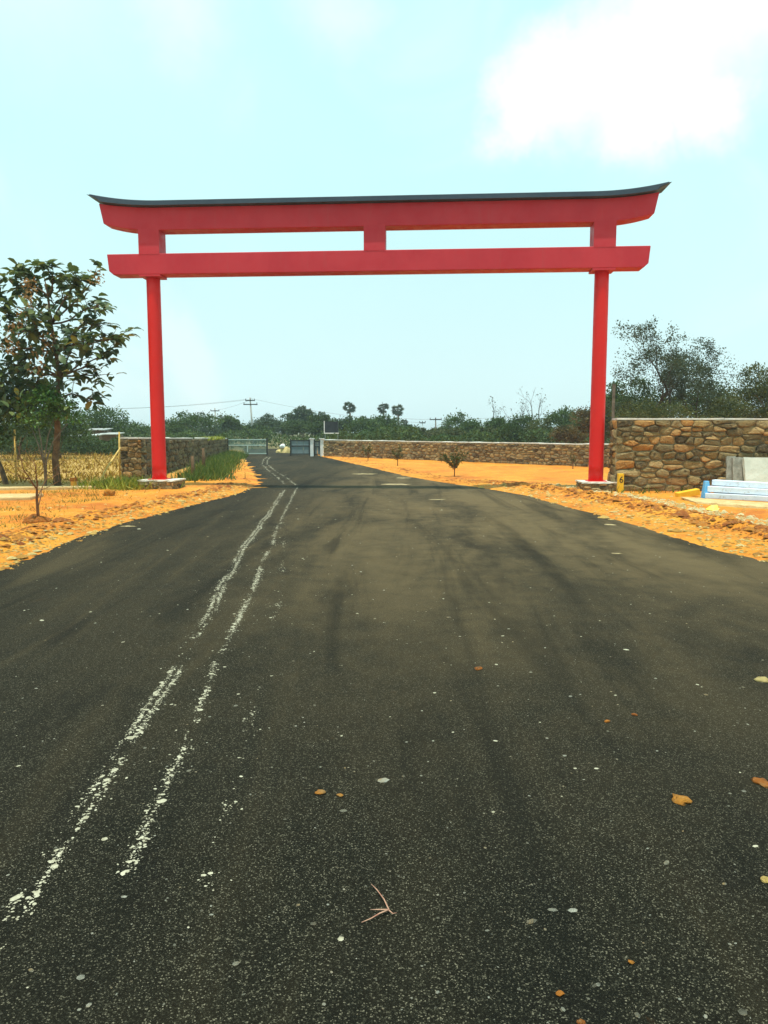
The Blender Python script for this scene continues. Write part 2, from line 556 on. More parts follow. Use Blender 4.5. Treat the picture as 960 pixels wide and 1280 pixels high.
def edge_r(y):
    e = np.interp(y, RY, RX)
    return np.where(y < RY[0], RX[0] + (RY[0] - y) * .16, np.where(y > RY[-1], RX[-1] - (y - RY[-1]) * .18, e))


# asphalt sheet
ys = np.concatenate([np.linspace(-12, 8, 12), np.linspace(8.5, 60, 150), np.linspace(62, 78, 8)])
rows = []
for y in ys:
    a, b_ = float(edge_l(y)), float(edge_r(y))
    a += .05 * fbm(0, y, 1.1, 3, 3.1)
    b_ += .05 * fbm(0, y, 1.1, 3, 9.1)
    rows.append([(a + (b_ - a) * t, y, 0.0) for t in np.linspace(0, 1, 9)])
road = MB()
nv = len(rows[0])
allv = [p for r_ in rows for p in r_]
road.add(allv, [(i * nv + k, i * nv + k + 1, (i + 1) * nv + k + 1, (i + 1) * nv + k) for i in range(len(rows) - 1) for k in range(nv - 1)])
# rim of the layer
lo = [(x, y, -.09) for x, y, z in [r_[0] for r_ in rows]]
hi = [r_[0] for r_ in rows]
n_ = len(rows)
road.add(hi + lo, [(i + 1, i, n_ + i, n_ + i + 1) for i in range(n_ - 1)])
lo = [(r_[-1][0], r_[-1][1], -.09) for r_ in rows]
hi = [r_[-1] for r_ in rows]
road.add(hi + lo, [(i, i + 1, n_ + i + 1, n_ + i) for i in range(n_ - 1)])
tag(road.obj('road', 'asphalt'), kind='structure')


# soil verges: one uneven sheet that dips under the asphalt and spills over its edge
def soil_z(X, Y):
    dl = edge_l(Y) - X            # metres outside the left edge
    dr = X - edge_r(Y)
    d = np.maximum(dl, dr)
    n1 = np_noise(X, Y, .8, 1.3, 4)
    n2 = np_noise(X * .55, Y * 2.2, 1.6, 5.7, 4)
    fine = np_noise(X, Y, 4.2, 8.8, 3)
    z = np.clip(d * .16, -.12, .05) + .022 * n1 + .018 * fine
    # tongues of soil dragged over the asphalt left of the far stretch
    tongue = np.clip((Y - 22) / 3, 0, 1) * (dl > -2.5)
    z = z + tongue * np.clip(dl + 1.6, 0, 1.6) * .016 + tongue * n2 * .030 * (dl > -1.8)
    # spoil ridge along the right edge
    ridge = np.exp(-((dr - 1.25 - .25 * n1) / .42) ** 2) * np.clip((26 - Y) / 4, 0, 1)
    z = z + ridge * (.10 + .07 * fine + .04 * n1)
    ridge2 = np.exp(-((dl - .75) / .45) ** 2) * np.clip((23 - Y) / 4, 0, 1)
    z = z + ridge2 * (.05 + .06 * fine)
    z = np.where((dl < -3.2) & (dr < -1.2), -.10, z)
    return z


def soil_sheet(name, X, Y):
    Z = soil_z(X, Y)
    V = np.stack([X, Y, Z], -1).reshape(-1, 3)
    a, b_ = X.shape
    idx = np.arange(a * b_).reshape(a, b_)
    F = np.stack([idx[:-1, :-1], idx[:-1, 1:], idx[1:, 1:], idx[1:, :-1]], -1).reshape(-1, 4)
    o = link(name, np_mesh(name, V, F), 'soil', smooth=True)
    return tag(o, kind='structure')


yy = [4.0]
while yy[-1] < 68:
    yy.append(yy[-1] + max(.07, yy[-1] * .0085))
yy = np.array(yy)
for nm, sgn in (('left_verge', -1), ('right_verge', 1)):
    off = np.concatenate([np.linspace(-3.0, -.6, 14)[:-1], np.linspace(-.6, 3.2, 48), np.geomspace(3.3, 34, 34)])
    e = edge_l(yy) if sgn < 0 else edge_r(yy)
    X = e[:, None] + sgn * off[None, :]
    Y = np.repeat(yy[:, None], len(off), 1)
    if sgn < 0:
        X, Y = X[:, ::-1], Y[:, ::-1]
    soil_sheet(nm, X, Y)


def zsoil(x, y):
    return float(soil_z(np.array([[x]]), np.array([[y]]))[0, 0])


# ------------------------------------------------------------------ stones
def clip_cell(poly, nx, ny, c):
    """keep the part of poly where nx*x + ny*y <= c"""
    out = []
    n = len(poly)
    for i in range(n):
        p, q_ = poly[i], poly[(i + 1) % n]
        dp, dq = nx * p[0] + ny * p[1] - c, nx * q_[0] + ny * q_[1] - c
        if dp <= 0:
            out.append(p)
        if (dp < 0 < dq) or (dq < 0 < dp):
            t_ = dp / (dp - dq)
            out.append((p[0] + (q_[0] - p[0]) * t_, p[1] + (q_[1] - p[1]) * t_))
    return out


def lay_stones(L, h0, h1, ch, sw, seed):
    """random rubble brought roughly to courses: polygons on a face L long"""
    rg = random.Random(seed)
    k = sw / ch                      # cells are wider than high
    seeds = []
    nrow = max(1, round(max(h0, h1) / ch))
    rh = max(h0, h1) / nrow
    for j in range(nrow):
        x = rg.uniform(-.3, .3) * sw
        while x < L + sw * .5:
            wd = sw * rg.choice((.38, .55, .8, 1.0, 1.3, 1.6)) * rg.uniform(.9, 1.1)
            if rg.random() < .18:     # two thin ones on top of each other
                seeds.append((x + wd / 2, (j + .28) * rh))
                seeds.append((x + wd / 2 + rg.uniform(-.1, .1) * sw, (j + .75) * rh))
            else:
                seeds.append((x + wd / 2, (j + .5 + rg.uniform(-.16, .16)) * rh))
            x += wd
    cells = []
    arr = np.array(seeds)
    for i, (sx_, sy_) in enumerate(seeds):
        top_ = h0 + (h1 - h0) * min(max(sx_ / L, 0), 1) - .006
        poly = [(0, .0), (L, .0), (L, top_), (0, top_)]
        near = np.where((np.abs(arr[:, 0] - sx_) < sw * 2.6) & (np.abs(arr[:, 1] - sy_) < ch * 2.6))[0]
        for m_ in near:
            if m_ == i:
                continue
            ox, oy = seeds[m_]
            # bisector in a space where heights count k-fold
            nx, ny = ox - sx_, (oy - sy_) * k * k
            c = (ox * ox - sx_ * sx_ + (oy * oy - sy_ * sy_) * k * k) / 2
            poly = clip_cell(poly, nx, ny, c)
            if len(poly) < 3:
                break
        if len(poly) >= 3:
            ar = abs(sum(p[0] * q_[1] - q_[0] * p[1] for p, q_ in zip(poly, poly[1:] + poly[:1]))) / 2
            if ar > sw * ch * .06:
                cells.append((poly, ar))
    return cells


def stone_mesh(poly, depth, rg, joint=.018):
    """one rubble stone: chipped outline, domed and tilted face; x along, -y outward, z up"""
    cx, cz = sum(p[0] for p in poly) / len(poly), sum(p[1] for p in poly) / len(poly)
    ring = []
    n = len(poly)
    for i in range(n):               # cut the corners
        p, q_, r_ = poly[i - 1], poly[i], poly[(i + 1) % n]
        l1, l2 = math.dist(p, q_), math.dist(q_, r_)
        if min(l1, l2) < .03:
            ring.append(q_)
            continue
        t1, t2 = rg.uniform(.06, .26), rg.uniform(.06, .26)
        ring.append((q_[0] + (p[0] - q_[0]) * t1, q_[1] + (p[1] - q_[1]) * t1))
        ring.append((q_[0] + (r_[0] - q_[0]) * t2, q_[1] + (r_[1] - q_[1]) * t2))
    m = len(ring)
    w_ = max(p[0] for p in ring) - min(p[0] for p in ring)
    h_ = max(p[1] for p in ring) - min(p[1] for p in ring)
    fx, fz = max(.3, 1 - 2 * joint / max(w_, .04)), max(.3, 1 - 2 * joint / max(h_, .04))
    tx, tz = rg.gauss(0, .10), rg.gauss(0, .14)
    out = depth * rg.uniform(.45, 1.0)
    vs = []
    for sc, dp in ((1.0, .03), (.97, -out * .55), (.66, -out)):
        for (x, z) in ring:
            dx, dz = (x - cx) * fx * sc, (z - cz) * fz * sc
            j = .010 if sc > .9 else .014
            yv = dp + (tx * dx + tz * dz if sc < .99 else 0) + (rg.gauss(0, .006) if sc < .99 else 0)
            vs.append((dx + rg.gauss(0, j * .5), yv, dz + rg.gauss(0, j * .5)))
    vs.append((rg.gauss(0, .01), -out * 1.08, rg.gauss(0, .01)))
    fs = []
    for a_ in (0, 1):
        for i in range(m):
            i2 = (i + 1) % m
            fs.append((a_ * m + i, a_ * m + i2, a_ * m + m + i2, a_ * m + m + i))
    for i in range(m):
        fs.append((2 * m + i, 2 * m + (i + 1) % m, 3 * m))
    return (cx, cz), vs, fs


def put_stones(parent, faces, mt, depth, key, cap=295, joint=.018):
    """faces: list of (origin, xdir, cells); the ones that show largest become parts"""
    items = []
    for o_, xd, cells in faces:
        o_, xd = Vector(o_), Vector(xd).normalized()
        for poly, ar in cells:
            x = sum(p[0] for p in poly) / len(poly)
            items.append((o_ + xd * x, xd, poly, ar, o_))
    items.sort(key=key, reverse=True)
    rg = random.Random(len(items))
    rest = MB()
    for i, (c, xd, poly, ar, o_) in enumerate(items):
        (cx, cz), vs, fs = stone_mesh(poly, depth, rg, joint)
        rot = Matrix.Rotation(math.atan2(xd.y, xd.x), 3, 'Z')
        p = o_ + xd * cx + Vector((0, 0, cz))
        if i < cap:
            MB().add(vs, fs).obj('stone', mt, parent, p, (0, 0, math.atan2(xd.y, xd.x)))
        else:
            rest.add([p + rot @ Vector(v) for v in vs], fs)
    if rest.v:
        rest.obj('rubble_stones', mt, parent)['kind'] = 'stuff'


def wall_core(parent, p0, p1, nr, th, h0, h1, mt, name='mortar_core', z0=-.15):
    p0, p1, nr = Vector(p0), Vector(p1), Vector(nr).normalized()
    a, b_ = p0 - nr * .012, p1 - nr * .012
    c, d = p1 - nr * th, p0 - nr * th
    vs = [(q.x, q.y, z0) for q in (a, b_, c, d)] + [(a.x, a.y, h0), (b_.x, b_.y, h1), (c.x, c.y, h1), (d.x, d.y, h0)]
    return MB().add(vs, [(3, 2, 1, 0), (4, 5, 6, 7), (0, 1, 5, 4), (1, 2, 6, 5), (2, 3, 7, 6), (3, 0, 4, 7)]).obj(name, mt, parent)


def coping(parent, p0, p1, nr, th, h0, h1, seg, t=.06, over=.03, mt='coping', skip=()):
    p0, p1, nr = Vector(p0), Vector(p1), Vector(nr).normalized()
    L = (p1 - p0).length
    n = max(1, round(L / seg))
    xd = (p1 - p0).normalized()
    for i in range(n):
        if i in skip:
            continue
        a, b_ = p0 + xd * (L * i / n + .004), p0 + xd * (L * (i + 1) / n - .004)
        za, zb = h0 + (h1 - h0) * i / n, h0 + (h1 - h0) * (i + 1) / n
        dz = random.uniform(-.008, .012)
        pts = []
        m = 7
        for k in range(m):
            q = a.lerp(b_, k / (m - 1))
            zz = za + (zb - za) * k / (m - 1) + dz
            j1, j2, j3 = random.gauss(0, .007), random.gauss(0, .007), random.gauss(0, .006)
            f, bk = q + nr * (over + j1), q - nr * (th + over + j2)
            pts += [(f.x, f.y, zz + .002), (f.x, f.y, zz + t + j3), (bk.x, bk.y, zz + t - j3), (bk.x, bk.y, zz + .002)]
        fs = [(k * 4 + j, k * 4 + (j + 1) % 4, k * 4 + 4 + (j + 1) % 4, k * 4 + 4 + j) for k in range(m - 1) for j in range(4)]
        fs += [(3, 2, 1, 0), tuple((m - 1) * 4 + j for j in range(4))]
        MB().add(pts, fs).obj('coping', mt, parent)


def near_key(it):
    return it[3] / (it[0].x ** 2 + it[0].y ** 2)


# tall rubble wall right of the gateway
wa = G(768, 616)
wr = thing('stone_wall', 'tall rubble stone wall with thin white coping behind the white planks', 'wall')
xd = Vector((1, .012, 0)).normalized()
nr = Vector((xd.y, -xd.x, 0))
L = 9.0
wb = wa + xd * L
ht = 2.04
wall_core(wr, wa, wb, nr, .42, ht, ht, 'mortar')
put_stones(wr, [(wa, xd, lay_stones(L, ht, ht, .215, .46, 5)), (wa - nr * .42, nr, lay_stones(.42, ht, ht, .24, .30, 6))], 'stone_warm', .095, near_key, joint=.012)
coping(wr, wa, wb, nr, .42, ht, ht, 3.0, .045, .02)

# long low wall round the plot on the right, up to the far gate
fa, fb = G(405, 571), G(790, 587)
xd = (fb - fa).normalized()
nr = Vector((xd.y, -xd.x, 0))
fw = thing('boundary_wall', 'long low rubble boundary wall with white coping across orange soil plot', 'wall')
L = (fb - fa).length
wall_core(fw, fa, fb, nr, .35, 1.13, 1.09, 'mortar')
put_stones(fw, [(fa, xd, lay_stones(L, 1.12, 1.08, .19, .38, 15))], 'stone_plot', .07, near_key, joint=.016)
coping(fw, fa, fb, nr, .35, 1.13, 1.09, 2.6, .05, .03)

# wall on the left: short return facing the road mouth, then a long stretch back to the gate
la, lb, lc = G(152, 603.2), G(178, 603.6), G(284, 569)
lw = thing('boundary_wall', 'weathered mossy rubble wall with broken white coping behind grass strip', 'wall')
xd1 = (lb - la).normalized()
n1 = Vector((xd1.y, -xd1.x, 0))
xd2 = (lc - lb).normalized()
n2 = Vector((xd2.y, -xd2.x, 0))
L1, L2 = (lb - la).length, (lc - lb).length
wall_core(lw, la, lb - xd1 * .09, n1, .45, 1.46, 1.46, 'mortar')
wall_core(lw, lb + xd2 * .452, lc, n2, .40, 1.465, 1.20, 'mortar_shaded', 'mortar_core')
put_stones(lw, [(la, xd1, lay_stones(L1, 1.45, 1.45, .21, .36, 25))], 'stone_warm', .07, near_key, joint=.012)
put_stones(lw, [(lb, xd2, lay_stones(L2, 1.45, 1.18, .24, .55, 26))], 'stone_moss_shaded', .07, near_key, cap=270, joint=.012)
coping(lw, la, lb - xd1 * .05, n1, .45, 1.465, 1.465, 1.0, .055, .02)
coping(lw, lb, lc, n2, .40, 1.47, 1.205, 2.1, .055, .03, skip=(6, 7, 10))

# ------------------------------------------------------------------ the red gateway
DL, DR = 22.35, 21.50
cl = Vector((ray(199.5, 599).x * DL, DL, 0))
crr = Vector((ray(744.5, 602).x * DR, DR, 0))
mid = (cl + crr) / 2
ang = math.atan2(crr.y - cl.y, crr.x - cl.x)
half = (crr - cl).length / 2
tor = thing('torii_gate', 'red torii gateway with upswept dark roof beam spanning the asphalt road', 'gate', (mid.x, mid.y, 0), ang)
PL_H = .30
for s_ in (-1, 1):
    c = MB()
    n = 24
    c.tube([(0, 0, z) for z in np.linspace(PL_H - .01, 6.16, 14)], [.208 - .012 * t for t in np.linspace(0, 1, 14)], 28)
    co = c.obj('column', 'column_red', tor, (s_ * half, 0, 0), smooth=True)
    MB().box((0, 0, 0), (.62, .56, .05)).obj('cap_plate', 'beam_red_veiled', tor, (s_ * half, 0, 6.150))
    MB().box((0, 0, 0), (.52, .52, .025)).obj('base_plate', 'column_red', tor, (s_ * half, 0, PL_H + .013))


def beam(prof_top, prof_bot, y0, y1, name, mt, bev=.018):
    """extrude an outline in x-z from y0 to y1"""
    pts = prof_top + prof_bot[::-1]
    n = len(pts)
    m = len(prof_top)
    vs = [(x, y0, z) for x, z in pts] + [(x, y1, z) for x, z in pts]
    fs = []
    for k in range(m - 1):        # front and back as quads between the outlines
        a, b_, c_, d_ = k, k + 1, n - 2 - k, n - 1 - k
        fs.append((a, d_, c_, b_))
        fs.append((n + a, n + b_, n + c_, n + d_))
    for k in range(n):
        k2 = (k + 1) % n
        fs.append((k, k2, n + k2, n + k))
    o = MB().add(vs, fs).obj(name, mt, tor)
    bv = o.modifiers.new('edge', 'BEVEL')
    bv.width, bv.segments, bv.limit_method, bv.angle_limit = bev, 2, 'ANGLE', R(50)
    return o


def sweep(x, x0, x1, rise):
    t = max(0.0, (abs(x) - x0) / (x1 - x0))
    return rise * t ** 2.1


T = .27        # half depth of the beams
# lower beam with chamfered lower corners
xs = [-7.62, -7.45, -7.0] + list(np.linspace(-6, 6, 9)) + [7.0, 7.45, 7.62]
top = [(x, 6.755) for x in xs]
bot = [(x * (.994 if abs(x) > 7.6 else 1), 6.18 + (.11 if abs(x) > 7.5 else 0)) for x in xs]
beam(top, bot, -T, T, 'lower_beam', 'beam_red_veiled')
# upper beam, ends swept up
q = list(np.linspace(-7.80, -5.4, 22)) + list(np.linspace(-4, 4, 7)) + list(np.linspace(5.4, 7.80, 22))
top = [(x, 8.02 + sweep(x, 6.0, 7.8, .14)) for x in q]
bot = [(x * .985, 7.40 + sweep(x, 6.3, 7.8, .20)) for x in q]
beam(top, bot, -T, T, 'upper_beam', 'beam_red_veiled')
for x in (-half, 0.06, half):
    o = MB().box((0, 0, 0), (.60, 2 * T + .012, .70)).obj('strut', 'beam_red_veiled', tor, (x, 0, 7.085))
# roof slab: two dark layers, overhanging front and back, tips pointing up
q = list(np.linspace(-8.06, -5.6, 26)) + list(np.linspace(-4, 4, 7)) + list(np.linspace(5.6, 8.06, 26))
bot = [(x * (.958 + .042 * (1 if abs(x) < 7.7 else (8.06 - abs(x)) / .36)) if abs(x) > 7.7 else x, 8.02 + sweep(x, 6.0, 8.06, .20)) for x in q]
top = [(x, 8.145 + sweep(x, 6.0, 8.06, .21)) for x in q]
bot = [(x, z + .004) for x, z in bot]
beam(top, bot, -T - .20, T + .20, 'roof', 'roof_slate', .02)
lip = [(x * .995, z + .001) for x, z in top]
beam([(x, z + .035) for x, z in lip], lip, -T - .12, T + .12, 'roof_ridge', 'roof_slate', .02)

# plinths of rubble with a cement cap
for s_, D in ((-1, DL), (1, DR)):
    pl = link('plinth', None, parent=tor, loc=(s_ * half + .08, -.02, 0))
    W_, Dp = 1.10, 1.0
    MB().box((0, 0, .06), (W_ - .06, Dp - .06, .42)).obj('mortar_core', 'mortar', pl)
    cap = MB()
    n = 9
    vs = []
    for z_, k_ in ((PL_H - .035, 0), (PL_H + .004, 1)):
        for i in range(4 * n):
            sd, t = divmod(i, n)
            t = t / n - .5
            x_, y_ = [(t, -.5), (.5, t), (-t, .5), (-.5, -t)][sd]
            j = 1.02 + random.gauss(0, .012)
            vs.append((x_ * W_ * j, y_ * Dp * j, z_))
    m4 = 4 * n
    cap.add(vs, [(i, (i + 1) % m4, m4 + (i + 1) % m4, m4 + i) for i in range(m4)] + [tuple(m4 + i for i in range(m4)), tuple(range(m4 - 1, -1, -1))])
    cap.obj('cement_cap', 'cement', pl)
    for (o_, xd_, L_) in (((-W_ / 2 + .03, -Dp / 2 + .03, 0), (1, 0, 0), W_ - .06), ((W_ / 2 - .03, -Dp / 2 + .03, 0), (0, 1, 0), Dp - .06), ((-W_ / 2 + .03, Dp / 2 - .03, 0), (0, -1, 0), Dp - .06)):
        put_stones(pl, [(o_, xd_, lay_stones(L_, .27, .27, .14, .26, 40 + s_))], 'stone_warm', .05, lambda it: 0, joint=.01)


# ------------------------------------------------------------------ vegetation
def rand_dirs(n, rg=rng):
    return unit(rg.normal(size=(n, 3)))


def leaf_cloud(lobes, n, size, rg, shell=.55, flat=.0):
    """leaf sprays grouped in twig clumps through the lobes: (cx,cy,cz,rx,ry,rz)"""
    lobes = np.array(lobes, float)
    vol = lobes[:, 3] * lobes[:, 4] * lobes[:, 5]
    nc = max(12, n // 22)
    which = rg.choice(len(lobes), nc, p=vol / vol.sum())
    rad = shell + (1.08 - shell) * rg.random(nc) ** .7
    dirs = rand_dirs(nc, rg)
    dirs[:, 2] = np.where(dirs[:, 2] < -.35, -dirs[:, 2] * .6, dirs[:, 2])
    cc = lobes[which, :3] + dirs * rad[:, None] * lobes[which, 3:]
    cs = lobes[which, 3:].min(1) * rg.uniform(.16, .38, nc)
    k = rg.integers(0, nc, n)
    pts = cc[k] + rg.normal(size=(n, 3)) * cs[k][:, None] * np.array([1, 1, .62])
    out = unit(pts - lobes[which][k][:, :3] + 1e-6)
    ax = unit(out + rg.normal(size=(n, 3)) * .8 + np.array([0, 0, .1]))
    nr_ = unit(rg.normal(size=(n, 3)) * .7 + np.array([0, 0, 1.0]))
    return scatter(*LEAF_S, pts, ax, nr_, size * rg.uniform(.6, 1.35, n))


def limb(mb, p, d, L, r, depth, tips, rg, spread=.7, up=.15, wob=.12, kids=(2, 4), shrink=.68, sides=6, joints=None):
    n = 4 if depth > 0 else 3
    pts, rr = [Vector(p)], [r]
    dd = Vector(d).normalized()
    for i in range(n):
        dd = (dd + Vector(rg.normal(0, wob, 3)) + Vector((0, 0, up * .25))).normalized()
        pts.append(pts[-1] + dd * (L / n))
        rr.append(r * (1 - .42 * (i + 1) / n))
    mb.tube(pts, rr, sides if r > .03 else 4, cap=False)
    if joints is not None:
        joints.append((pts, depth))
    if depth == 0:
        tips.append((pts[-1], dd, pts))
        return
    for k in range(int(rg.integers(kids[0], kids[1] + 1))):
        at = pts[-1] if k == 0 else pts[int(rg.integers(2, n + 1))]
        a = Vector(rand_dirs(1, rg)[0])
        a = (a - dd * a.dot(dd)).normalized()
        nd = (dd * (1 - spread * .45) + a * spread * rg.uniform(.7, 1.2) + Vector((0, 0, up))).normalized()
        limb(mb, at, nd, L * shrink * rg.uniform(.8, 1.2), rr[-1] * (.80 if k == 0 else .66), depth - 1, tips, rg, spread, up, wob, kids, shrink, sides, joints)


def bushy_tree(name, label, px, ytop, wpx, D, mt, seed, group=None, n=2600, ls=None, trunk_mt='bark', lobes=5, base=0.0, flat=.8, dens=1.0):
    """a crown of clumped leaves on a forked trunk; the outline is uneven"""
    rg = np.random.default_rng(seed)
    X = ray(px, 545).x * D
    Ht = EYE + ray(px, ytop).z * D
    Wd = wpx / FPX * D
    t = thing(name, label, 'tree', (X, D, base), group=group)
    ls = ls or D * .0026
    cz = Ht * .62
    lb_ = [(0, 0, cz - .04 * Ht, Wd * .36, Wd * .34, Ht * .30)]
    for i in range(lobes):
        a = 2 * math.pi * i / lobes + rg.uniform(-.4, .4)
        rr = Wd * rg.uniform(.20, .34)
        s_ = rg.uniform(.20, .31)
        lb_.append((math.cos(a) * rr, math.sin(a) * rr * flat, cz + rg.uniform(-.26, .16) * Ht, Wd * s_, Wd * s_ * .9, min(Ht * .24, Wd * s_ * .8)))
    lb_.append((rg.uniform(-.12, .12) * Wd, 0, Ht * .86, Wd * .20, Wd * .18, Ht * .13))
    V, F = leaf_cloud(lb_, int(n * dens), ls, rg)
    V[:, 2] = np.maximum(V[:, 2], .05)
    link('crown', np_mesh('crown', V, F), mt, t)
    mb, tips = MB(), []
    limb(mb, (0, 0, -.2), (rg.uniform(-.15, .15), 0, 1), Ht * .42, max(.07, Ht * .026), 2, tips, rg, .65, .2, .1, (2, 3), .72)
    mb.obj('trunk', trunk_mt, t, smooth=True)
    return t


def bare_tree(name, label, px, ytop, D, seed, group=None, mt=None, n=0, ls=.1, spread=.55, Hs=1.0, depth=4, trunk_mt='bark_grey', lean=0, r0=.02, kids=(2, 4), up=.22, wide=None, fill=0):
    rg = np.random.default_rng(seed)
    X = ray(px, 545).x * D
    Ht = EYE + ray(px, ytop).z * D
    t = thing(name, label, 'tree', (X, D, 0), group=group)
    mb, tips, J = MB(), [], []
    limb(mb, (0, 0, -.2), (lean, 0, 1), Ht * .36, Ht * r0, depth, tips, rg, spread, up, .13, kids, .70, 6, J)
    zs = max(p.z for p, d, q in tips)
    k = Ht / zs * Hs
    kx = k if wide is None else wide / np.percentile([abs(p.x) for p, d, q in tips], 92)
    mb.v = [(x * kx, y * kx, z * k if z > 0 else z) for x, y, z in mb.v]
    mb.obj('trunk', trunk_mt, t, smooth=True)
    if n:
        pts, ax = [], []
        for i in range(fill):
            a = rand_dirs(1, rg)[0] * (.45 + .6 * rg.random()) * [1.05 * (wide or 1), (wide or 1), Ht * .27]
            a = a + [0, 0, Ht * .70]
            if fbm(a[0], a[2] + a[1], 1.4, 3, seed) > -.05:
                pts.append(a + rg.normal(0, .08, 3))
                ax.append(rg.normal(0, 1, 3))
        for i in range(n):
            p, d, q = tips[int(rg.integers(len(tips)))]
            b_ = q[int(rg.integers(1, len(q)))].lerp(p, rg.random())
            pts.append(np.array(b_) * [kx, kx, k] + rg.normal(0, .11, 3))
            ax.append(np.array(d) + rg.normal(0, .8, 3))
        V, F = scatter(*LEAF_S, np.array(pts), np.array(ax), unit(rg.normal(size=(len(pts), 3)) * .7 + [0, 0, 1]), ls * rg.uniform(.6, 1.4, len(pts)))
        link('crown', np_mesh('crown', V, F), mt, t)
    return t


# --- broad-leaved tree at the left, its twigs reaching towards the gateway
def teak():
    rg = np.random.default_rng(33)
    D = 22.6
    bx = ray(70, 545).x * D
    t = thing('broadleaf_tree', 'tall broad-leaved tree with large drooping leaves and brown flower sprays', 'tree', (bx, D, 0))
    loc = lambda px, py, dy: P(px, py, D + dy) - Vector((bx, D, 0))
    mb = MB()
    tr = [Vector((0, 0, -.2)), loc(69, 575, 0), loc(72, 540, 0), loc(71, 500, .05), loc(74, 470, 0), loc(70, 440, .1), loc(64, 405, .1), loc(60, 370, .05), loc(55, 345, 0)]
    mb.tube(tr, [.125, .105, .095, .085, .07, .06, .045, .03, .012], 8)
    ends = []
    # limbs: (start on trunk, way points in the picture plane, depth at the end)
    limbs = [
        (3, [(90, 492), (108, 500), (124, 497)], -.4), (4, [(95, 463), (112, 452), (130, 442), (138, 438)], -.3),
        (4, [(95, 470), (120, 470), (128, 478)], .5), (4, [(100, 455), (112, 420), (118, 395), (122, 375)], .1),
        (5, [(92, 420), (108, 400), (124, 408), (134, 425)], .5), (5, [(95, 430), (118, 425), (140, 424), (148, 420)], -.6),
        (5, [(45, 420), (25, 405), (12, 395)], -.5), (5, [(40, 435), (15, 440), (-12, 430)], .4), (6, [(85, 385), (105, 365), (118, 345)], .4),
        (6, [(45, 385), (28, 365), (14, 348)], .5), (6, [(80, 375), (92, 355), (98, 345)], -.6), (6, [(40, 392), (10, 380), (-15, 360)], -.2),
        (7, [(66, 350), (63, 342)], -.3), (7, [(45, 358), (36, 345)], .2), (4, [(45, 460), (20, 465), (-10, 470)], -.8), (4, [(50, 470), (35, 490), (15, 500)], .7),
        (5, [(85, 425), (100, 432), (116, 436)], -1.0), (6, [(88, 400), (110, 385), (126, 383)], -.7), (3, [(50, 490), (20, 500), (-15, 505)], 0.2),
        (5, [(60, 430), (48, 415), (40, 400)], -1.1), (6, [(62, 390), (78, 372), (80, 350)], .9), (4, [(82, 455), (88, 440), (92, 420)], 1.0)]
    for k, way, dd in limbs:
        pts = [tr[k]] + [loc(x, y, dd * (i + 1) / len(way)) for i, (x, y) in enumerate(way)]
        # smooth by inserting mid points
        fine = []
        for a, b_ in zip(pts[:-1], pts[1:]):
            fine += [a, a.lerp(b_, .5) + Vector(rg.normal(0, .03, 3))]
        fine.append(pts[-1])
        mb.tube(fine, list(np.linspace(.034, .010, len(fine))), 5)
        for i, p in enumerate(fine[2:]):
            ends.append((p, (fine[-1] - fine[0]).normalized(), .4 + .6 * (i + 1) / len(fine)))
        # side twigs
        for j in range(5):
            s_ = fine[int(rg.integers(2, len(fine)))]
            d = Vector(rg.normal(0, 1, 3)) * .7 + (fine[-1] - fine[0]).normalized() + Vector((0, 0, .3))
            e = s_ + d.normalized() * rg.uniform(.25, .55)
            mb.tube([s_, s_.lerp(e, .5) + Vector((0, 0, .03)), e], [.011, .009, .006], 4)
            ends.append((e, d.normalized(), 1.0))
    mb.obj('trunk', 'bark', t, smooth=True)
    pts, ax, nr_, sc = [], [], [], []
    for p, d, wgt in ends:
        sx = p.x + bx
        right = np.clip((sx - bx - .5) / 1.6, 0, 1)
        for j in range(int(rg.integers(5, 10) * (1 - .55 * right) * wgt) + 1):
            a = rg.uniform(0, 2 * math.pi)
            rad = np.array([math.cos(a), math.sin(a), 0])
            pts.append(np.array(p) + rg.normal(0, .05, 3))
            ax.append(rad + np.array(d) * .5 + np.array([0, 0, rg.uniform(-.9, .35)]))
            nr_.append(np.array([0, 0, 1]) + rg.normal(0, .3, 3))
            sc.append(rg.uniform(.22, .42))
    # fill of inner and lower leaves
    for j in range(560):
        c = loc(rg.uniform(-40, 88), 350 + 170 * rg.random() ** .75, rg.uniform(-1.1, 1.3))
        pts.append(np.array(c))
        ax.append(rg.normal(0, 1, 3) + np.array([0, 0, -.5]))
        nr_.append(np.array([0, 0, 1]) + rg.normal(0, .4, 3))
        sc.append(rg.uniform(.2, .38))
    V, F = scatter(*LEAF_B, np.array(pts), np.array(ax), np.array(nr_), np.array(sc))
    link('crown', np_mesh('crown', V, F), 'teak_leaf', t, smooth=True)
    # dried flower sprays
    for (x, y, n, hgt) in ((36, 372, 170, 50), (14, 425, 150, 38), (118, 347, 60, 18), (28, 400, 90, 25), (60, 430, 70, 30), (48, 455, 90, 40)):
        pp, aa = [], []
        for j in range(n):
            c = loc(x + rg.normal(0, 5.5), y + rg.uniform(-hgt / 2, hgt / 2), -.75 + rg.normal(0, .15))
            pp.append(np.array(c))
            aa.append(rg.normal(0, 1, 3) + [0, 0, .6])
        V, F = scatter(*LEAF_S, np.array(pp), np.array(aa), rng.normal(size=(n, 3)), rg.uniform(.05, .11, n))
        link('flower_spray', np_mesh('flower_spray', V, F), 'panicle', t)['kind'] = 'stuff'
    return t


teak()


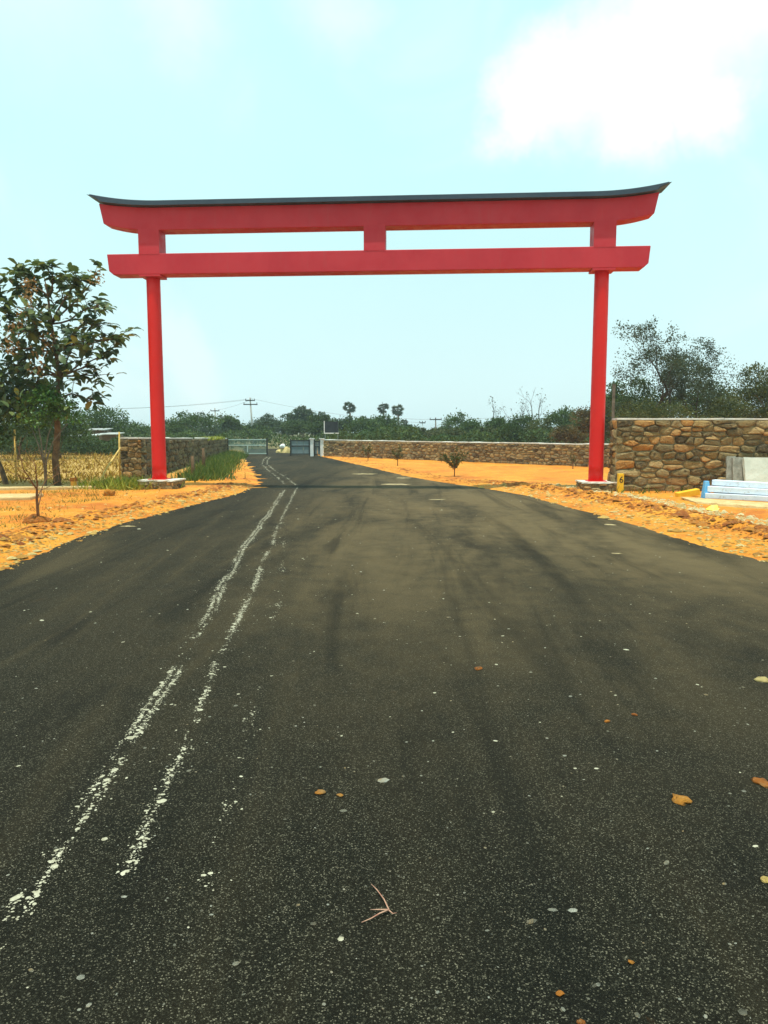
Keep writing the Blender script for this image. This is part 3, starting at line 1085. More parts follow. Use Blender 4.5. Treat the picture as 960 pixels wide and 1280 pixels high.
def small_leaf_tree():
    rg = np.random.default_rng(51)
    D = 22.0
    X = ray(57, 545).x * D
    t = thing('young_tree', 'young bright green small-leaved tree in front of broad-leaved tree', 'tree', (X, D, 0))
    loc = lambda px, py: P(px, py, D) - Vector((X, D, 0))
    mb = MB()
    for way in (((57, 612), (55, 580), (51, 550), (45, 515)), ((57, 612), (56, 570), (60, 545), (72, 510)), ((57, 612), (58, 575), (66, 552), (92, 520)), ((55, 580), (48, 556), (40, 535))):
        mb.tube([loc(*q_) for q_ in way], np.linspace(.03, .010, len(way)), 5)
    mb.obj('stem', 'bark_grey', t, smooth=True)
    lobes = []
    for px, py, r_ in ((45, 505, 22), (60, 500, 22), (75, 510, 20), (88, 524, 15), (40, 525, 16), (58, 525, 22), (70, 530, 16), (52, 488, 12)):
        c = loc(px, py)
        lobes.append((c.x, c.y + rg.uniform(-.4, .4), c.z, r_ * D / FPX, r_ * D / FPX, r_ * D / FPX * .8))
    V, F = leaf_cloud(lobes, 2600, .085, rg, .3)
    link('crown', np_mesh('crown', V, F), 'bright_leaf', t)


small_leaf_tree()
# second trunk at the frame edge with dark foliage
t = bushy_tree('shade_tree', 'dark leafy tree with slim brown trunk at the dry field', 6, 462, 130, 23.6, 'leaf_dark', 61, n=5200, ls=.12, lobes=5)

# dark hedge row at the back of the dry field
for i, (px, yt, wp, D, mt, lab) in enumerate((
        (-60, 480, 120, 40, 'leaf_dark', 'dark hedge tree behind the dry field, hanging over the field edge'),
        (20, 500, 95, 44, 'leaf_dark', 'dark hedge tree behind the dry field under the broad-leaved tree'),
        (75, 503, 90, 46, 'leaf_dark', 'rounded dark tree behind the dry field beside the shed'),
        (118, 508, 80, 66, 'leaf_mid', 'rounded green tree standing behind the low shed roofs'))):
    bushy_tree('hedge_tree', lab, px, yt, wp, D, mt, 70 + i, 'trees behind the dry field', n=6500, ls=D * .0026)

# far tree line
far = [  # px, top, width, depth, material, label
    (160, 524, 70, 78, 'leaf_mid', 0), (205, 526, 60, 84, 'leaf_mid', 0), (242, 514, 66, 82, 'leaf_mid', 0), (222, 524, 50, 92, 'leaf_haze', 0),
    (262, 528, 50, 96, 'leaf_haze', 0), (289, 519, 34, 98, 'leaf_mid', 0), (305, 532, 40, 100, 'leaf_haze', 0), (334, 517, 38, 104, 'leaf_haze', 1), (352, 528, 46, 100, 'leaf_haze', 1),
    (322, 532, 40, 92, 'leaf_dark', 1), (367, 512, 28, 100, 'leaf_haze', 1), (380, 506, 26, 101, 'leaf_haze', 1), (375, 526, 48, 92, 'leaf_dark', 1), (401, 516, 32, 92, 'leaf_dark', 1), (399, 526, 34, 88, 'leaf_dark', 1),
    (433, 520, 34, 86, 'leaf_haze', 2), (455, 521, 46, 84, 'leaf_mid', 2), (478, 519, 44, 88, 'leaf_mid', 2), (430, 538, 36, 66, 'leaf_olive', 2),
    (466, 534, 46, 66, 'leaf_mid', 2), (506, 532, 40, 92, 'leaf_haze', 2), (522, 535, 40, 80, 'leaf_olive', 2), (545, 534, 36, 88, 'leaf_olive', 2),
    (574, 515, 56, 80, 'leaf_mid', 2), (592, 526, 40, 76, 'leaf_mid', 2), (560, 536, 40, 70, 'leaf_olive', 2), (607, 534, 30, 66, 'leaf_olive', 2),
    (622, 521, 38, 70, 'leaf_mid', 3), (652, 518, 52, 66, 'leaf_dark', 3), (676, 522, 46, 62, 'leaf_olive', 3), (698, 511, 50, 70, 'leaf_mid', 3), (716, 516, 40, 66, 'leaf_dark', 3),
    (712, 532, 46, 54, 'leaf_rust', 3), (640, 530, 44, 58, 'leaf_dark', 3), (735, 518, 40, 62, 'leaf_mid', 3),
]
GR = ['far trees behind the mossy wall', 'far trees behind the gates', 'far trees behind the low wall', 'dense trees behind the low wall']
TL = ['broad green tree behind the mossy wall, beside the bamboo stake', 'green tree right behind the red column and mossy wall', 'largest rounded tree behind the mossy wall, beside the shorter pole',
      'hazy low tree between the red column and the largest rounded tree', 'hazy low tree behind the shorter utility pole', 'narrow tree between the two utility poles', 'low hazy tree at the foot of the tall utility pole',
      'tree right of the tall utility pole behind the mesh gate', 'hazy tree behind the opening between the gate leaves', 'dark bush behind the free end of the mesh gate', 'tall lumpy tree, lower one of the twin behind the sheet gate',
      'tall lumpy tree, higher one of the twin behind the sheet gate', 'dark bush at the foot of the twin tall trees', 'dark domed tree beside the black board', 'dark bush left of the black board above the white gate posts',
      'hazy tree under the lone palm behind the black board', 'green tree between the lone palm and the palm pair', 'green tree under the pair of palms', 'olive bush at the foot of the black board',
      'green bush over the wall coping between board and palm pair', 'hazy tree beside the short palm', 'olive bush under the short palm by the thin pale pole', 'olive bush behind the dark utility pole',
      'largest domed tree behind the low wall, right of the dark pole', 'green tree on the shoulder of the largest domed tree', 'olive bush at the foot of the largest domed tree', 'olive bush over the low wall before the first bare tree',
      'green tree under the thin leafless tree', 'dark broad tree under the tallest leafless tree', 'olive tree between the tallest leafless tree and the hazy dome', 'domed green tree above the rust-brown bush', 'dark tree between the green dome and the red column',
      'low rust-brown bush behind the low wall beside the red column', 'dark bush over the low wall under the broader leafless tree', 'green tree directly left of the right red column']
for i, (px, yt, wp, D, mt, k) in enumerate(far):
    bushy_tree('far_tree', TL[i], px, yt, wp, D, mt, 200 + i, GR[k], n=3600, ls=D * .0024, lobes=5)

# undergrowth closing the foot of the tree line
rg = np.random.default_rng(400)
n = 70000
px = rg.uniform(-150, 800, n)
D = np.where(px < 290, rg.uniform(64, 80, n), np.where(px < 410, rg.uniform(74, 100, n), rg.uniform(56, 70, n)))
hm = 1.7 + .9 * np.array([fbm(a * .02, 0, 1, 3, 2.2) for a in px])
hm = np.clip(hm, .5, 3.2)
bk = (px > 240) & (px < 450) & (rg.random(n) < .55)
D = np.where(bk, rg.uniform(106, 118, n), D)
hm = np.where(bk, 3.0, hm)
pts = np.stack([(px - 480) / FPX * D, D, rg.random(n) ** .8 * hm], 1)
V, F = scatter(*LEAF_S, pts, rand_dirs(n, rg) + [0, 0, .3], rand_dirs(n, rg) + [0, 0, 1], .20 * rg.uniform(.6, 1.4, n))
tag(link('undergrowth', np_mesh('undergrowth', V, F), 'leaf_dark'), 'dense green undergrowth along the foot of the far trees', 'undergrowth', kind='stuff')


n = 16000
px = rg.uniform(-120, 152, n)
D = rg.uniform(52, 57, n)
hm = 1.25 + .5 * np.array([fbm(a * .05, 4, 1, 3, 6.2) for a in px])
pts = np.stack([(px - 480) / FPX * D, D, rg.random(n) ** .8 * np.clip(hm, .5, 2.0)], 1)
V, F = scatter(*LEAF_S, pts, rand_dirs(n, rg) + [0, 0, .3], rand_dirs(n, rg) + [0, 0, 1], .16 * rg.uniform(.6, 1.4, n))
tag(link('scrub', np_mesh('scrub', V, F), 'leaf_dark'), 'low dark scrub along the back of the dry field', 'scrub', kind='stuff')


# palmyra palms
def palm(px, ytop, rpx, D, seed, label):
    rg = np.random.default_rng(seed)
    X = ray(px, 545).x * D
    Ht = EYE + ray(px, ytop).z * D
    r_ = rpx / FPX * D
    t = thing('palmyra_palm', label, 'palm', (X, D, 0), group='far palms')
    hub = Ht - r_ * 1.05
    MB().tube([(0, 0, -.2), (.03 * Ht, 0, hub * .5), (.01, 0, hub)], [.22, .17, .16], 7).obj('trunk', 'bark_grey', t, smooth=True)
    mb = MB()
    for k in range(30):
        d = Vector(rand_dirs(1, rg)[0])
        d.z = d.z * .85 + .18
        d.normalize()
        c = Vector((0, 0, hub)) + d * r_ * .42
        mb.tube([(0, 0, hub), c], [.03, .02], 4, False)
        # fan of stiff segments
        a = d.cross(Vector((0, 0, 1)) if abs(d.z) < .9 else Vector((1, 0, 0))).normalized()
        a = Matrix.Rotation(rg.uniform(-.8, .8), 3, d) @ a
        for j in range(9):
            th = (j - 4) / 4 * 1.35
            q_ = (d * math.cos(th) + a * math.sin(th)).normalized()
            s_ = d.cross(a) * .05 + a * .05
            tip = c + q_ * r_ * rg.uniform(.46, .62) + Vector((0, 0, -.05 * r_))
            m_ = c.lerp(tip, .55)
            sd = q_.cross(d.cross(a)).normalized() * r_ * .075
            mb.add([c, m_ + sd, tip, m_ - sd], [(0, 1, 2, 3)])
    mb.obj('crown', 'palm_leaf', t)


for i, a in enumerate(((437, 499, 9.8, 135), (479, 500, 9.0, 135), (497, 502, 9.6, 132), (505, 522, 6.5, 140))):
    palm(*a, 500 + i, ['palmyra palm with ragged round crown rising behind the black board', 'palmyra palm with round crown, one of a close pair above the trees', 'palmyra palm with round crown, one of a close pair above the trees', 'short palmyra palm half sunk among the far trees'][i])

# bare trees on the right of the plot
for i, (px, yt, D) in enumerate(((618, 497, 74), (640, 492, 74), (662, 485, 72))):
    bare_tree('bare_tree', ['thin leafless tree with upright twigs behind the low wall', 'broader leafless grey tree between two thin bare trees', 'tallest leafless tree behind the low wall'][i], px, yt, D, 520 + i, 'leafless trees', depth=5, spread=.42, r0=.030, kids=(2, 3), trunk_mt='bark_dark',
              mt='leaf_grey', n=70, ls=.13)

# trees above the tall wall
bare_tree('sparse_tree', 'large sparse-leaved tree with dark branching limbs above the tall stone wall', 826, 410, 37, 541, 'sparse trees above the wall', 'leaf_grey', 11000, .085, .66, 1.0, 6, 'bark_dark', 0.02, .032, (2, 3), .10, wide=2.3, fill=5500)
bare_tree('sparse_tree', 'lower sparse-leaved tree with spiky top beside the larger sparse tree', 874, 424, 39, 549, 'sparse trees above the wall', 'leaf_grey', 8000, .085, .52, 1.0, 6, 'bark_dark', -.02, .030, (2, 3), .16, wide=1.7, fill=3500)
for i, (px, yt, wp, D, mt, lab) in enumerate((
        (945, 452, 84, 36, 'leaf_olive', 'dense olive-green round tree above the slabs and tall wall'),
        (1000, 462, 90, 38, 'leaf_olive', 'olive-green tree behind the tall wall beyond the slabs'),
        (905, 492, 60, 34, 'leaf_olive', 'low olive bush between sparse tree and dense round tree'),
        (800, 470, 70, 41, 'leaf_dark', 'dark green tree under the large sparse tree behind the wall'),
        (868, 475, 90, 42, 'leaf_dark', 'dark leafy bush under the lower sparse tree behind the wall'),
        (815, 496, 90, 33, 'leaf_olive', 'low spreading bush just above the tall wall coping'),
        (768, 472, 44, 46, 'leaf_mid', 'green tree behind the red column and grey stake'),
        (752, 500, 60, 50, 'leaf_rust', 'brownish bush behind the red column over the low wall'))):
    bushy_tree('wall_tree', lab, px, yt, wp, D, mt, 560 + i, 'leafy trees behind the tall wall', n=15000 if wp > 80 and px > 900 else 9000, ls=D * .0025, lobes=6)


# grasses
def blades(name, mt, pts, h, wd, label, cat, lean=.35, seed=1):
    rg = np.random.default_rng(seed)
    n = len(pts)
    ax = unit(np.stack([rg.normal(0, lean, n), rg.normal(0, lean, n), np.ones(n)], 1))
    nr_ = rand_dirs(n, rg) * [1, 1, .2]
    hh = h * rg.uniform(.45, 1.25, n)
    T_, F_ = BLADE
    tri = [f for f in F_]
    V, F = scatter(T_, tri, pts, ax, nr_, np.stack([np.full(n, wd) * rg.uniform(.6, 1.4, n), hh, hh], 1))
    return tag(link(name, np_mesh(name, V, F), mt), label, cat, kind='stuff')


def along(p0, p1, n, o0, o1, nr_, rg, clump=.25):
    k = max(4, n // 30)
    t_ = rg.random(k)
    of = rg.uniform(o0, o1, k)
    i = rg.integers(0, k, n)
    p0, p1 = np.array(p0), np.array(p1)
    c = p0 + (p1 - p0) * t_[i][:, None] + np.array(nr_) * of[i][:, None] + np.concatenate([rg.normal(0, clump, (n, 2)), np.zeros((n, 1))], 1)
    return c


rg = np.random.default_rng(610)
g1 = along(G(236, 604), G(285, 569), 9000, -.15, 1.0, n2, rg)
blades('wall_grass', 'grass_green', g1, .42, .04, 'rank green grass growing along the foot of the mossy wall', 'grass', .4, 1)
n = 16000
pp = np.stack([rg.uniform(-26, -8.2, n), rg.uniform(23.6, 56, n), np.zeros(n)], 1)
keep = np.array([fbm(a, b_, .5, 3, 4.0) > -.28 for a, b_, c_ in pp]) & (pp[:, 0] < -.135 * pp[:, 1] - 5.4)
blades('dry_grass', 'grass_dry', pp[keep], .36, .05, 'straw-yellow dry grass covering the field left of the wall', 'grass', .9, 2)
# lime-green weed clump at the wall corner and low weeds on the verge
c = G(150, 612)
pp = np.array(c) + np.concatenate([rg.normal(0, 1, (1500, 2)) * [.55, .35], np.zeros((1500, 1))], 1)
blades('weed_clump', 'grass_lime', pp, .42, .035, 'lime-green feathery weed clump at the corner of the mossy wall', 'weeds', .6, 3)
pp = []
for (x, y, n, s_) in ((25, 652, 260, .35), (10, 662, 200, .3), (88, 630, 140, .22), (110, 622, 180, .3), (75, 618, 160, .35), (120, 628, 120, .2), (5, 640, 80, .2)):
    c = np.array(G(x, y))
    pp.append(c + np.concatenate([rg.normal(0, s_, (n, 2)), np.zeros((n, 1))], 1))
blades('verge_weeds', 'grass_green', np.concatenate(pp), .13, .014, 'small green weeds scattered on the orange left verge', 'weeds', .6, 4)
pp = []
for (x, y, n, s_) in ((20, 622, 220, .7), (70, 622, 300, .7), (110, 618, 320, .6), (130, 626, 160, .4), (40, 640, 160, .5), (5, 634, 120, .4)):
    c = np.array(G(x, y))
    pp.append(c + np.concatenate([rg.normal(0, s_, (n, 2)) * [1.3, .6], np.zeros((n, 1))], 1))
blades('verge_dry_grass', 'grass_dry', np.concatenate(pp), .17, .014, 'dry straw tufts scattered on the left verge before the field', 'grass', .9, 7)
pp = []
for (x, y, n, s_) in ((885, 606, 500, .30), (905, 606, 600, .28), (800, 613, 26, .3), (835, 612, 30, .3)):
    c = np.array(G(x, y + 6))
    pp.append(c + np.concatenate([rg.normal(0, s_, (n, 2)) * [1.4, .3], np.zeros((n, 1))], 1))
blades('wall_weeds', 'grass_green', np.concatenate(pp), .30, .03, 'dark green weeds at the foot of the tall stone wall', 'weeds', .5, 5)
n = 5000
pp = np.concatenate([along(lb + xd2 * 17, lb + xd2 * 27, 1800, -.35, 0.05, n2, rg, .12)])
pp[:, 2] = 1.22
blades('wall_top_growth', 'grass_lime', pp[:900], .22, .05, 'yellow-green growth on the broken top of the mossy wall', 'weeds', .7, 6)


# saplings
def sapling(px, py, ytop, label, seed, mt_leaf=None, n=0, ls=.1, spread=.5, r=.014, group=None, depth=2, kids=(3, 5)):
    rg = np.random.default_rng(seed)
    g = G(px, py)
    zz = zsoil(g.x, g.y)
    Ht = EYE + ray(px, ytop).z * g.y
    t = thing('sapling', label, 'sapling', (g.x, g.y, zz), group=group)
    mb, tips = MB(), []
    limb(mb, (0, 0, -.08), (.02, 0, 1), Ht * .36, r, depth, tips, rg, spread, .30, .06, kids, .66, 5)
    k = Ht / max(p.z for p, d, q in tips)
    mb.v = [(x * k, y * k, z * k if z > 0 else z) for x, y, z in mb.v]
    mb.obj('stem', 'bark_young', t, smooth=True)
    if n:
        pts, ax = [], []
        for i in range(n):
            p, d, q = tips[int(rg.integers(len(tips)))]
            b_ = q[int(rg.integers(0, len(q)))].lerp(p, rg.random())
            pts.append(np.array(b_) * k)
            ax.append(np.array(d) + rg.normal(0, .5, 3))
        V, F = scatter(*LEAF_S, np.array(pts), np.array(ax), rand_dirs(n, rg), np.stack([ls * .5 * np.ones(n), ls * rg.uniform(.6, 1.3, n), ls * np.ones(n)], 1))
        link('foliage', np_mesh('foliage', V, F), mt_leaf, t)
    return t


sapling(48, 657, 548, 'bare twiggy sapling in a small orange soil mound on the left verge', 701, 'leaf_rust', 160, .05, 1.05, .028, None, 3, (3, 4))
def fan_sapling(px, py, ytop, wpx, label, seed, stems=9, per=60, ls=.13):
    rg = np.random.default_rng(seed)
    g = G(px, py)
    Ht = EYE + ray(px, ytop).z * g.y
    hw = wpx / 2 / FPX * g.y
    t = thing('sapling', label, 'sapling', (g.x, g.y, zsoil(g.x, g.y)), group='saplings in the orange plot')
    mb = MB()
    pts, ax = [], []
    for k in range(stems):
        a = 2 * math.pi * k / stems + rg.uniform(-.3, .3)
        rr = hw * rg.uniform(.35, 1.0) * (0.2 if k == 0 else 1)
        hh = Ht * (1.0 if k == 0 else rg.uniform(.62, .95))
        z0 = Ht * rg.uniform(.22, .42)
        p = [Vector((0, 0, -.05)), Vector((.01 * k / stems, 0, z0))]
        for u in (.35, .7, 1.0):
            p.append(Vector((math.cos(a) * rr * u ** .8, math.sin(a) * rr * u ** .8, z0 + (hh - z0) * u)) + Vector(rg.normal(0, .02, 3)))
        mb.tube(p, [.020, .016, .012, .009, .005], 5)
        for j in range(per):
            u = rg.uniform(.15, 3.0)
            i = int(u) + 1
            c = p[i].lerp(p[i + 1], u - int(u)) if i < 4 else p[4]
            pts.append(np.array(c))
            ax.append(np.array(p[4] - p[1]) / Ht + rg.normal(0, .45, 3))
    mb.obj('stem', 'bark_young', t, smooth=True)
    n = len(pts)
    V, F = scatter(*LEAF_S, np.array(pts), np.array(ax), rand_dirs(n, rg), np.stack([ls * .45 * np.ones(n), ls * rg.uniform(.6, 1.4, n), ls * np.ones(n)], 1))
    link('foliage', np_mesh('foliage', V, F), 'leaf_olive', t)


fan_sapling(568, 597, 560, 40, 'bushy fan-shaped green sapling, largest in the orange plot', 702, 12, 40)
fan_sapling(497, 583, 559, 28, 'thin green sapling between the largest sapling and the road bend', 703, 8, 34)
fan_sapling(460, 577, 556, 24, 'thin small sapling at the road edge by the far gate', 704, 7, 30)
fan_sapling(716, 588, 568, 10, 'tiny sparse sapling close to the low wall behind the red column', 705, 5, 14)


def lump(name, mt, loc, size, seed, parent=None, lab=None, cat=None, group=None, sub=3, amp=.18):
    import bmesh
    bm = bmesh.new()
    bmesh.ops.create_icosphere(bm, subdivisions=sub, radius=.5)
    for v in bm.verts:
        k = 1 + amp * fbm(v.co.x * 2.2 + seed, v.co.y * 2.2 + v.co.z, 1.3, 3, seed)
        v.co = Vector((v.co.x * k * size[0], v.co.y * k * size[1], max(v.co.z * k, -.22) * size[2]))
    me = bpy.data.meshes.new(name)
    bm.to_mesh(me)
    bm.free()
    o = link(name, me, mt, parent, loc, (0, 0, seed * 1.3), True)
    return tag(o, lab, cat, group)


g = G(46, 657)
lump('soil_mound', 'clod', (g.x - .03, g.y, zsoil(g.x, g.y)), (.52, .42, .26), 3.0, None, 'reddish orange soil mound round the bare sapling', 'soil mound', None, 4, .5)

# ------------------------------------------------------------------ litter on the road
STONE_T = ([(-.5, -.1, 0), (-.1, -.52, 0), (.46, -.3, 0), (.42, .30, 0), (-.05, .5, 0), (-.42, .32, 0), (.02, .0, .5), (-.2, .12, .42)],
           [(0, 1, 6), (1, 2, 6), (2, 3, 6), (3, 4, 6), (4, 7, 6), (4, 5, 7), (5, 0, 7), (0, 6, 7)])


def grit(name, mt, pts, size, label, cat, seed, flat=.6, lift=.001):
    rg = np.random.default_rng(seed)
    n = len(pts)
    pts = np.array(pts)
    pts[:, 2] += lift
    a = rg.uniform(0, 2 * math.pi, n)
    ax = np.stack([np.cos(a), np.sin(a), np.zeros(n)], 1)
    s_ = size * np.exp(rg.normal(0, .6, n))
    sc = np.stack([s_ * rg.uniform(.6, 1.1, n), s_ * rg.uniform(.7, 1.5, n), s_ * flat * rg.uniform(.5, 1, n)], 1)
    V, F = scatter(*STONE_T, pts, ax, np.tile([0, 0, 1.0], (n, 1)), sc)
    return tag(link(name, np_mesh(name, V, F), mt), label, cat, kind='stuff')


def spill(way, per_m, width, seed, cover, strands=2, name='lime_line', label='', size=.0058, sharp=1.6, edge=.20):
    """chalky spilt line: flakes strewn along a path on the asphalt, in runs and gaps"""
    rg = np.random.default_rng(seed)
    w_ = [np.array(G(x, y)) for x, y in way]
    seg = [np.linalg.norm(b_ - a) for a, b_ in zip(w_[:-1], w_[1:])]
    cum = np.concatenate([[0], np.cumsum(seg)])
    pts, szs = [], []
    for s_ in np.sort(rg.random(int(per_m * cum[-1])) * cum[-1]):
        i = min(np.searchsorted(cum, s_, 'right') - 1, len(seg) - 1)
        t_ = (s_ - cum[i]) / seg[i]
        p = w_[i] * (1 - t_) + w_[i + 1] * t_
        k = int(rg.integers(strands))
        a = fbm(s_, k * 7.0, .9, 3, seed * .37) + .6 * fbm(s_, 3 + k * 5.0, 4.0, 3, seed * .77)
        dens = np.clip((a + np.interp(s_ / cum[-1], *zip(*cover))) * sharp, .015, 1)
        if rg.random() > dens:
            continue
        d = (w_[i + 1] - w_[i]) / seg[i]
        nn = np.array([d[1], -d[0], 0])
        st_ = (k - (strands - 1) / 2) * width
        wob = .035 * fbm(s_, 9, .7, 3, seed)
        sg = width * edge * (1 if rg.random() < .8 else 3.2)
        pts.append(p + nn * (st_ + wob + rg.normal(0, sg)))
    return grit(name, 'lime', pts, size, label, 'road mark', seed, .10, .0008)


spill([(-60, 1235), (0, 1165), (40, 1105), (130, 970), (200, 868), (265, 762), (300, 690), (334, 645), (356, 612)], 950, .055, 1, ((0, .7), (.06, .5), (.10, .4), (.2, .5), (.6, .6), (1, .5)), 2, label='chalky white double line spilled along the road, the boldest one')
spill([(150, 1110), (180, 1035), (215, 955), (250, 885), (292, 795), (322, 722), (347, 660), (367, 618), (371, 609)], 620, .022, 2, ((0, -.10), (.05, .15), (.12, .35), (1, .45)), 2, label='broken chalky white line beside the boldest chalk line', edge=.5)
spill([(205, 1262), (222, 1210), (250, 1120), (285, 1015), (312, 905), (333, 825), (348, 745), (352, 700), (358, 640)], 330, .024, 3, ((0, -.1), (.5, -.2), (1, -.35)), 1, label='faintest scattered chalk line on the asphalt', edge=.8)
spill([(357, 607), (348, 597), (334, 587), (327, 580), (330, 574), (335, 571)], 60, .10, 4, ((0, .2), (1, .5)), 1, label='thin pale line curving left beyond the gateway, outer one', size=.018)
spill([(371, 607), (358, 597), (343, 588), (334, 580), (334, 575), (338, 571)], 60, .10, 5, ((0, .2), (1, .5)), 1, label='thin pale line curving left beyond the gateway, inner one', size=.018)

rg = np.random.default_rng(800)
n = 4200
y = 1.7 + rg.random(n) ** 1.5 * 18
x = rg.uniform(-1, 1, n) * (1.2 + y * .5)
ok = (x > edge_l(y)) & (x < edge_r(y))
grit('road_chips', 'chips', np.stack([x, y, np.zeros(n)], 1)[ok], .0062, 'pale stone chips strewn over the asphalt', 'gravel', 11, .5)
n = 300
y = 2 + rg.random(n) * 20
x = rg.uniform(-1, 1, n) * (1.2 + y * .5)
ok = (x > edge_l(y)) & (x < edge_r(y))
grit('road_grit', 'lime', np.stack([x, y, np.zeros(n)], 1)[ok], .0125, 'larger whitish chips strewn over the asphalt', 'gravel', 12, .4)

# orange clods and leaf-like crumbs lying on the asphalt, countable ones
for i, (px, py, wpx, tall) in enumerate(((852, 1001, 26, 15), (598, 836, 14, 7), (400, 991, 14, 8), (425, 995, 9, 6), (952, 979, 22, 8), (700, 1243, 12, 8), (726, 1279, 12, 7), (793, 894, 8, 4), (759, 902, 9, 4), (9, 711, 9, 4), (789, 1204, 9, 6))):
    g = G(px, py)
    s_ = wpx / FPX * g.length
    lump('soil_clod', 'clod', (g.x, g.y, .004), (s_, s_ * .75, s_ * .28), 4.0 + i * 1.7, None, 'small orange soil clod lying on the dark asphalt' if i else 'largest orange soil clod lying on the dark asphalt', 'soil clod', 'orange clods on the road', 2, .5)
for i, (px, py, wpx) in enumerate(((953, 851, 18), (957, 1101, 16))):
    g = G(px, py)
    s_ = wpx / FPX * g.length
    lump('pale_stone', 'pale_rubble', (g.x, g.y, .004), (s_, s_ * .7, s_ * .35), 14.0 + i * 2.7, None, 'pale cream stone lying on the right of the asphalt', 'stone', 'pale stones on the road', 2, .5)

# dry forked twig
tw = MB()
f = [G(485, 1137, .012), G(488, 1134, .014)]
tw.tube([G(464, 1105, .010), G(471, 1112, .012), G(480, 1124, .016), G(486, 1137, .012)], [.0012, .002, .0022, .0028], 5)
tw.tube([G(486, 1137, .012), G(474, 1142, .016), G(464, 1148, .010), G(452, 1153, .006)], [.0030, .0026, .0022, .0014], 5)
tw.tube([G(486, 1137, .012), G(475, 1137, .02), G(463, 1137, .008)], [.0026, .0022, .0012], 5)
tw.tube([G(485, 1137, .012), G(491, 1142, .010), G(496, 1141, .006)], [.0026, .002, .0012], 5)
tag(tw.obj('twig', 'twig_red', smooth=True), 'dry reddish forked twig lying on the asphalt', 'twig')


def patch(px, py, wpx, hpx, mt, label, seed, group, name='soil_streak'):
    """thin irregular smear of soil lying on the asphalt"""
    c = G(px, py)
    hw = wpx / 2 / FPX * c.y
    d0, d1 = G(px, py + hpx / 2).y, G(px, py - hpx / 2).y
    hd = (d1 - d0) / 2 * .75
    n = 28
    vs = [(0, 0, .010)]
    for k in range(n):
        a = 2 * math.pi * k / n
        r_ = 1 + .75 * fbm(math.cos(a), math.sin(a), 2.2, 4, seed)
        vs.append((math.cos(a) * hw * r_, math.sin(a) * hd * r_, .004))
    o = MB().add(vs, [(0, 1 + k, 1 + (k + 1) % n) for k in range(n)]).obj(name, mt, None, (c.x, c.y, 0))
    return tag(o, label, 'soil patch', group)


for i, (px, py, wp, hp) in enumerate(((492, 605.5, 40, 2.6), (455, 592.5, 26, 1.8), (505, 597.5, 18, 1.5), (547, 624.5, 18, 1.6), (763, 656, 15, 2.5), (770, 692, 12, 2.0), (160, 658, 18, 1.6), (247, 628, 14, 1.6))):
    patch(px, py, wp, hp * .75, 'streak_soil', 'thin pale streak of soil lying across the asphalt', 3.3 + i * 1.9, 'pale soil streaks on the road')
for i, (px, py, wp, hp) in enumerate(((322, 609.3, 22, 1.6), (316, 603, 30, 2.2), (314, 594, 26, 2.0), (318, 598.5, 34, 1.3), (308, 588, 16, 2.0), (308, 583.5, 20, 1.2), (304, 578.5, 16, 1.2))):
    patch(px, py, wp, hp, 'soil', 'tongue of orange soil dragged over the road edge before the gate', 23.3 + i * 1.9, 'orange soil tongues', 'soil_tongue')

# rubble and clods on the verges
rg = np.random.default_rng(820)


def verge_pts(n, side, o0, o1, y0, y1, pw=1.6):
    y_ = y0 + (y1 - y0) * rg.random(n) ** pw
    of = rg.uniform(o0, o1, n) + rg.normal(0, .08, n)
    e = edge_l(y_) if side < 0 else edge_r(y_)
    x_ = e + side * of
    z_ = soil_z(x_[:, None], y_[:, None])[:, 0]
    return np.stack([x_, y_, np.maximum(z_, 0)], 1)


grit('verge_rubble', 'pale_rubble', np.concatenate([verge_pts(3400, -1, -.02, .60, 8, 24), verge_pts(900, -1, .5, 3.5, 8, 24)]), .030, 'pale broken rubble along the left edge of the asphalt', 'rubble', 21, .55)
grit('verge_clods', 'clod', np.concatenate([verge_pts(2600, -1, .45, 1.1, 8, 24), verge_pts(500, -1, .0, 1.0, 22, 50)]), .05, 'reddish orange clods on the left verge', 'clods', 22, .6)
grit('verge_rubble', 'pale_rubble', np.concatenate([verge_pts(1800, 1, .0, .8, 8, 24), verge_pts(700, 1, 2.5, 5, 8, 24)]), .038, 'pale broken rubble along the right edge of the asphalt', 'rubble', 23, .55)
grit('cream_rubble', 'cream_rubble', verge_pts(1900, 1, 2.1, 2.7, 8, 24, 1.0), .042, 'cream rubble line between the red soil ridge and the tall wall', 'rubble', 25, .7)
grit('verge_clods', 'clod', np.concatenate([verge_pts(7000, 1, .85, 1.9, 8, 26), verge_pts(900, 1, .1, 1.2, 24, 50)]), .045, 'reddish orange clods heaped in a ridge on the right verge', 'clods', 24, .6)

# ------------------------------------------------------------------ small things beside the road
# bamboo stakes in the dry field
b1 = thing('bamboo_stake', 'upright bamboo stake with a slanting bamboo brace beside the mossy wall', 'stake', G(150, 601))
o_ = G(150, 601)
D = o_.y
MB().tube([Vector((0, 0, -.1)), Vector((0.01, 0, .8)), P(149, 540, D) - o_], [.035, .033, .028], 8).obj('stake', 'bamboo', b1, smooth=True)
e = G(119, 609)
MB().tube([e - o_ + Vector((0, 0, -.05)), (e - o_).lerp(P(149, 560, D - .06) - o_, .5), P(151, 559, D - .07) - o_], [.03, .03, .026], 8).obj('brace', 'bamboo', b1, smooth=True)
o_ = G(21, 604)
st_ = MB().tube([Vector((0, 0, -.1)), Vector((-.01, 0, .8)), P(18.5, 537, o_.y) - o_], [.036, .034, .03], 8).obj('bamboo_stake', 'bamboo', None, o_, smooth=True)
tag(st_, 'lone bamboo stake standing in dry grass under the broad-leaved tree', 'stake')


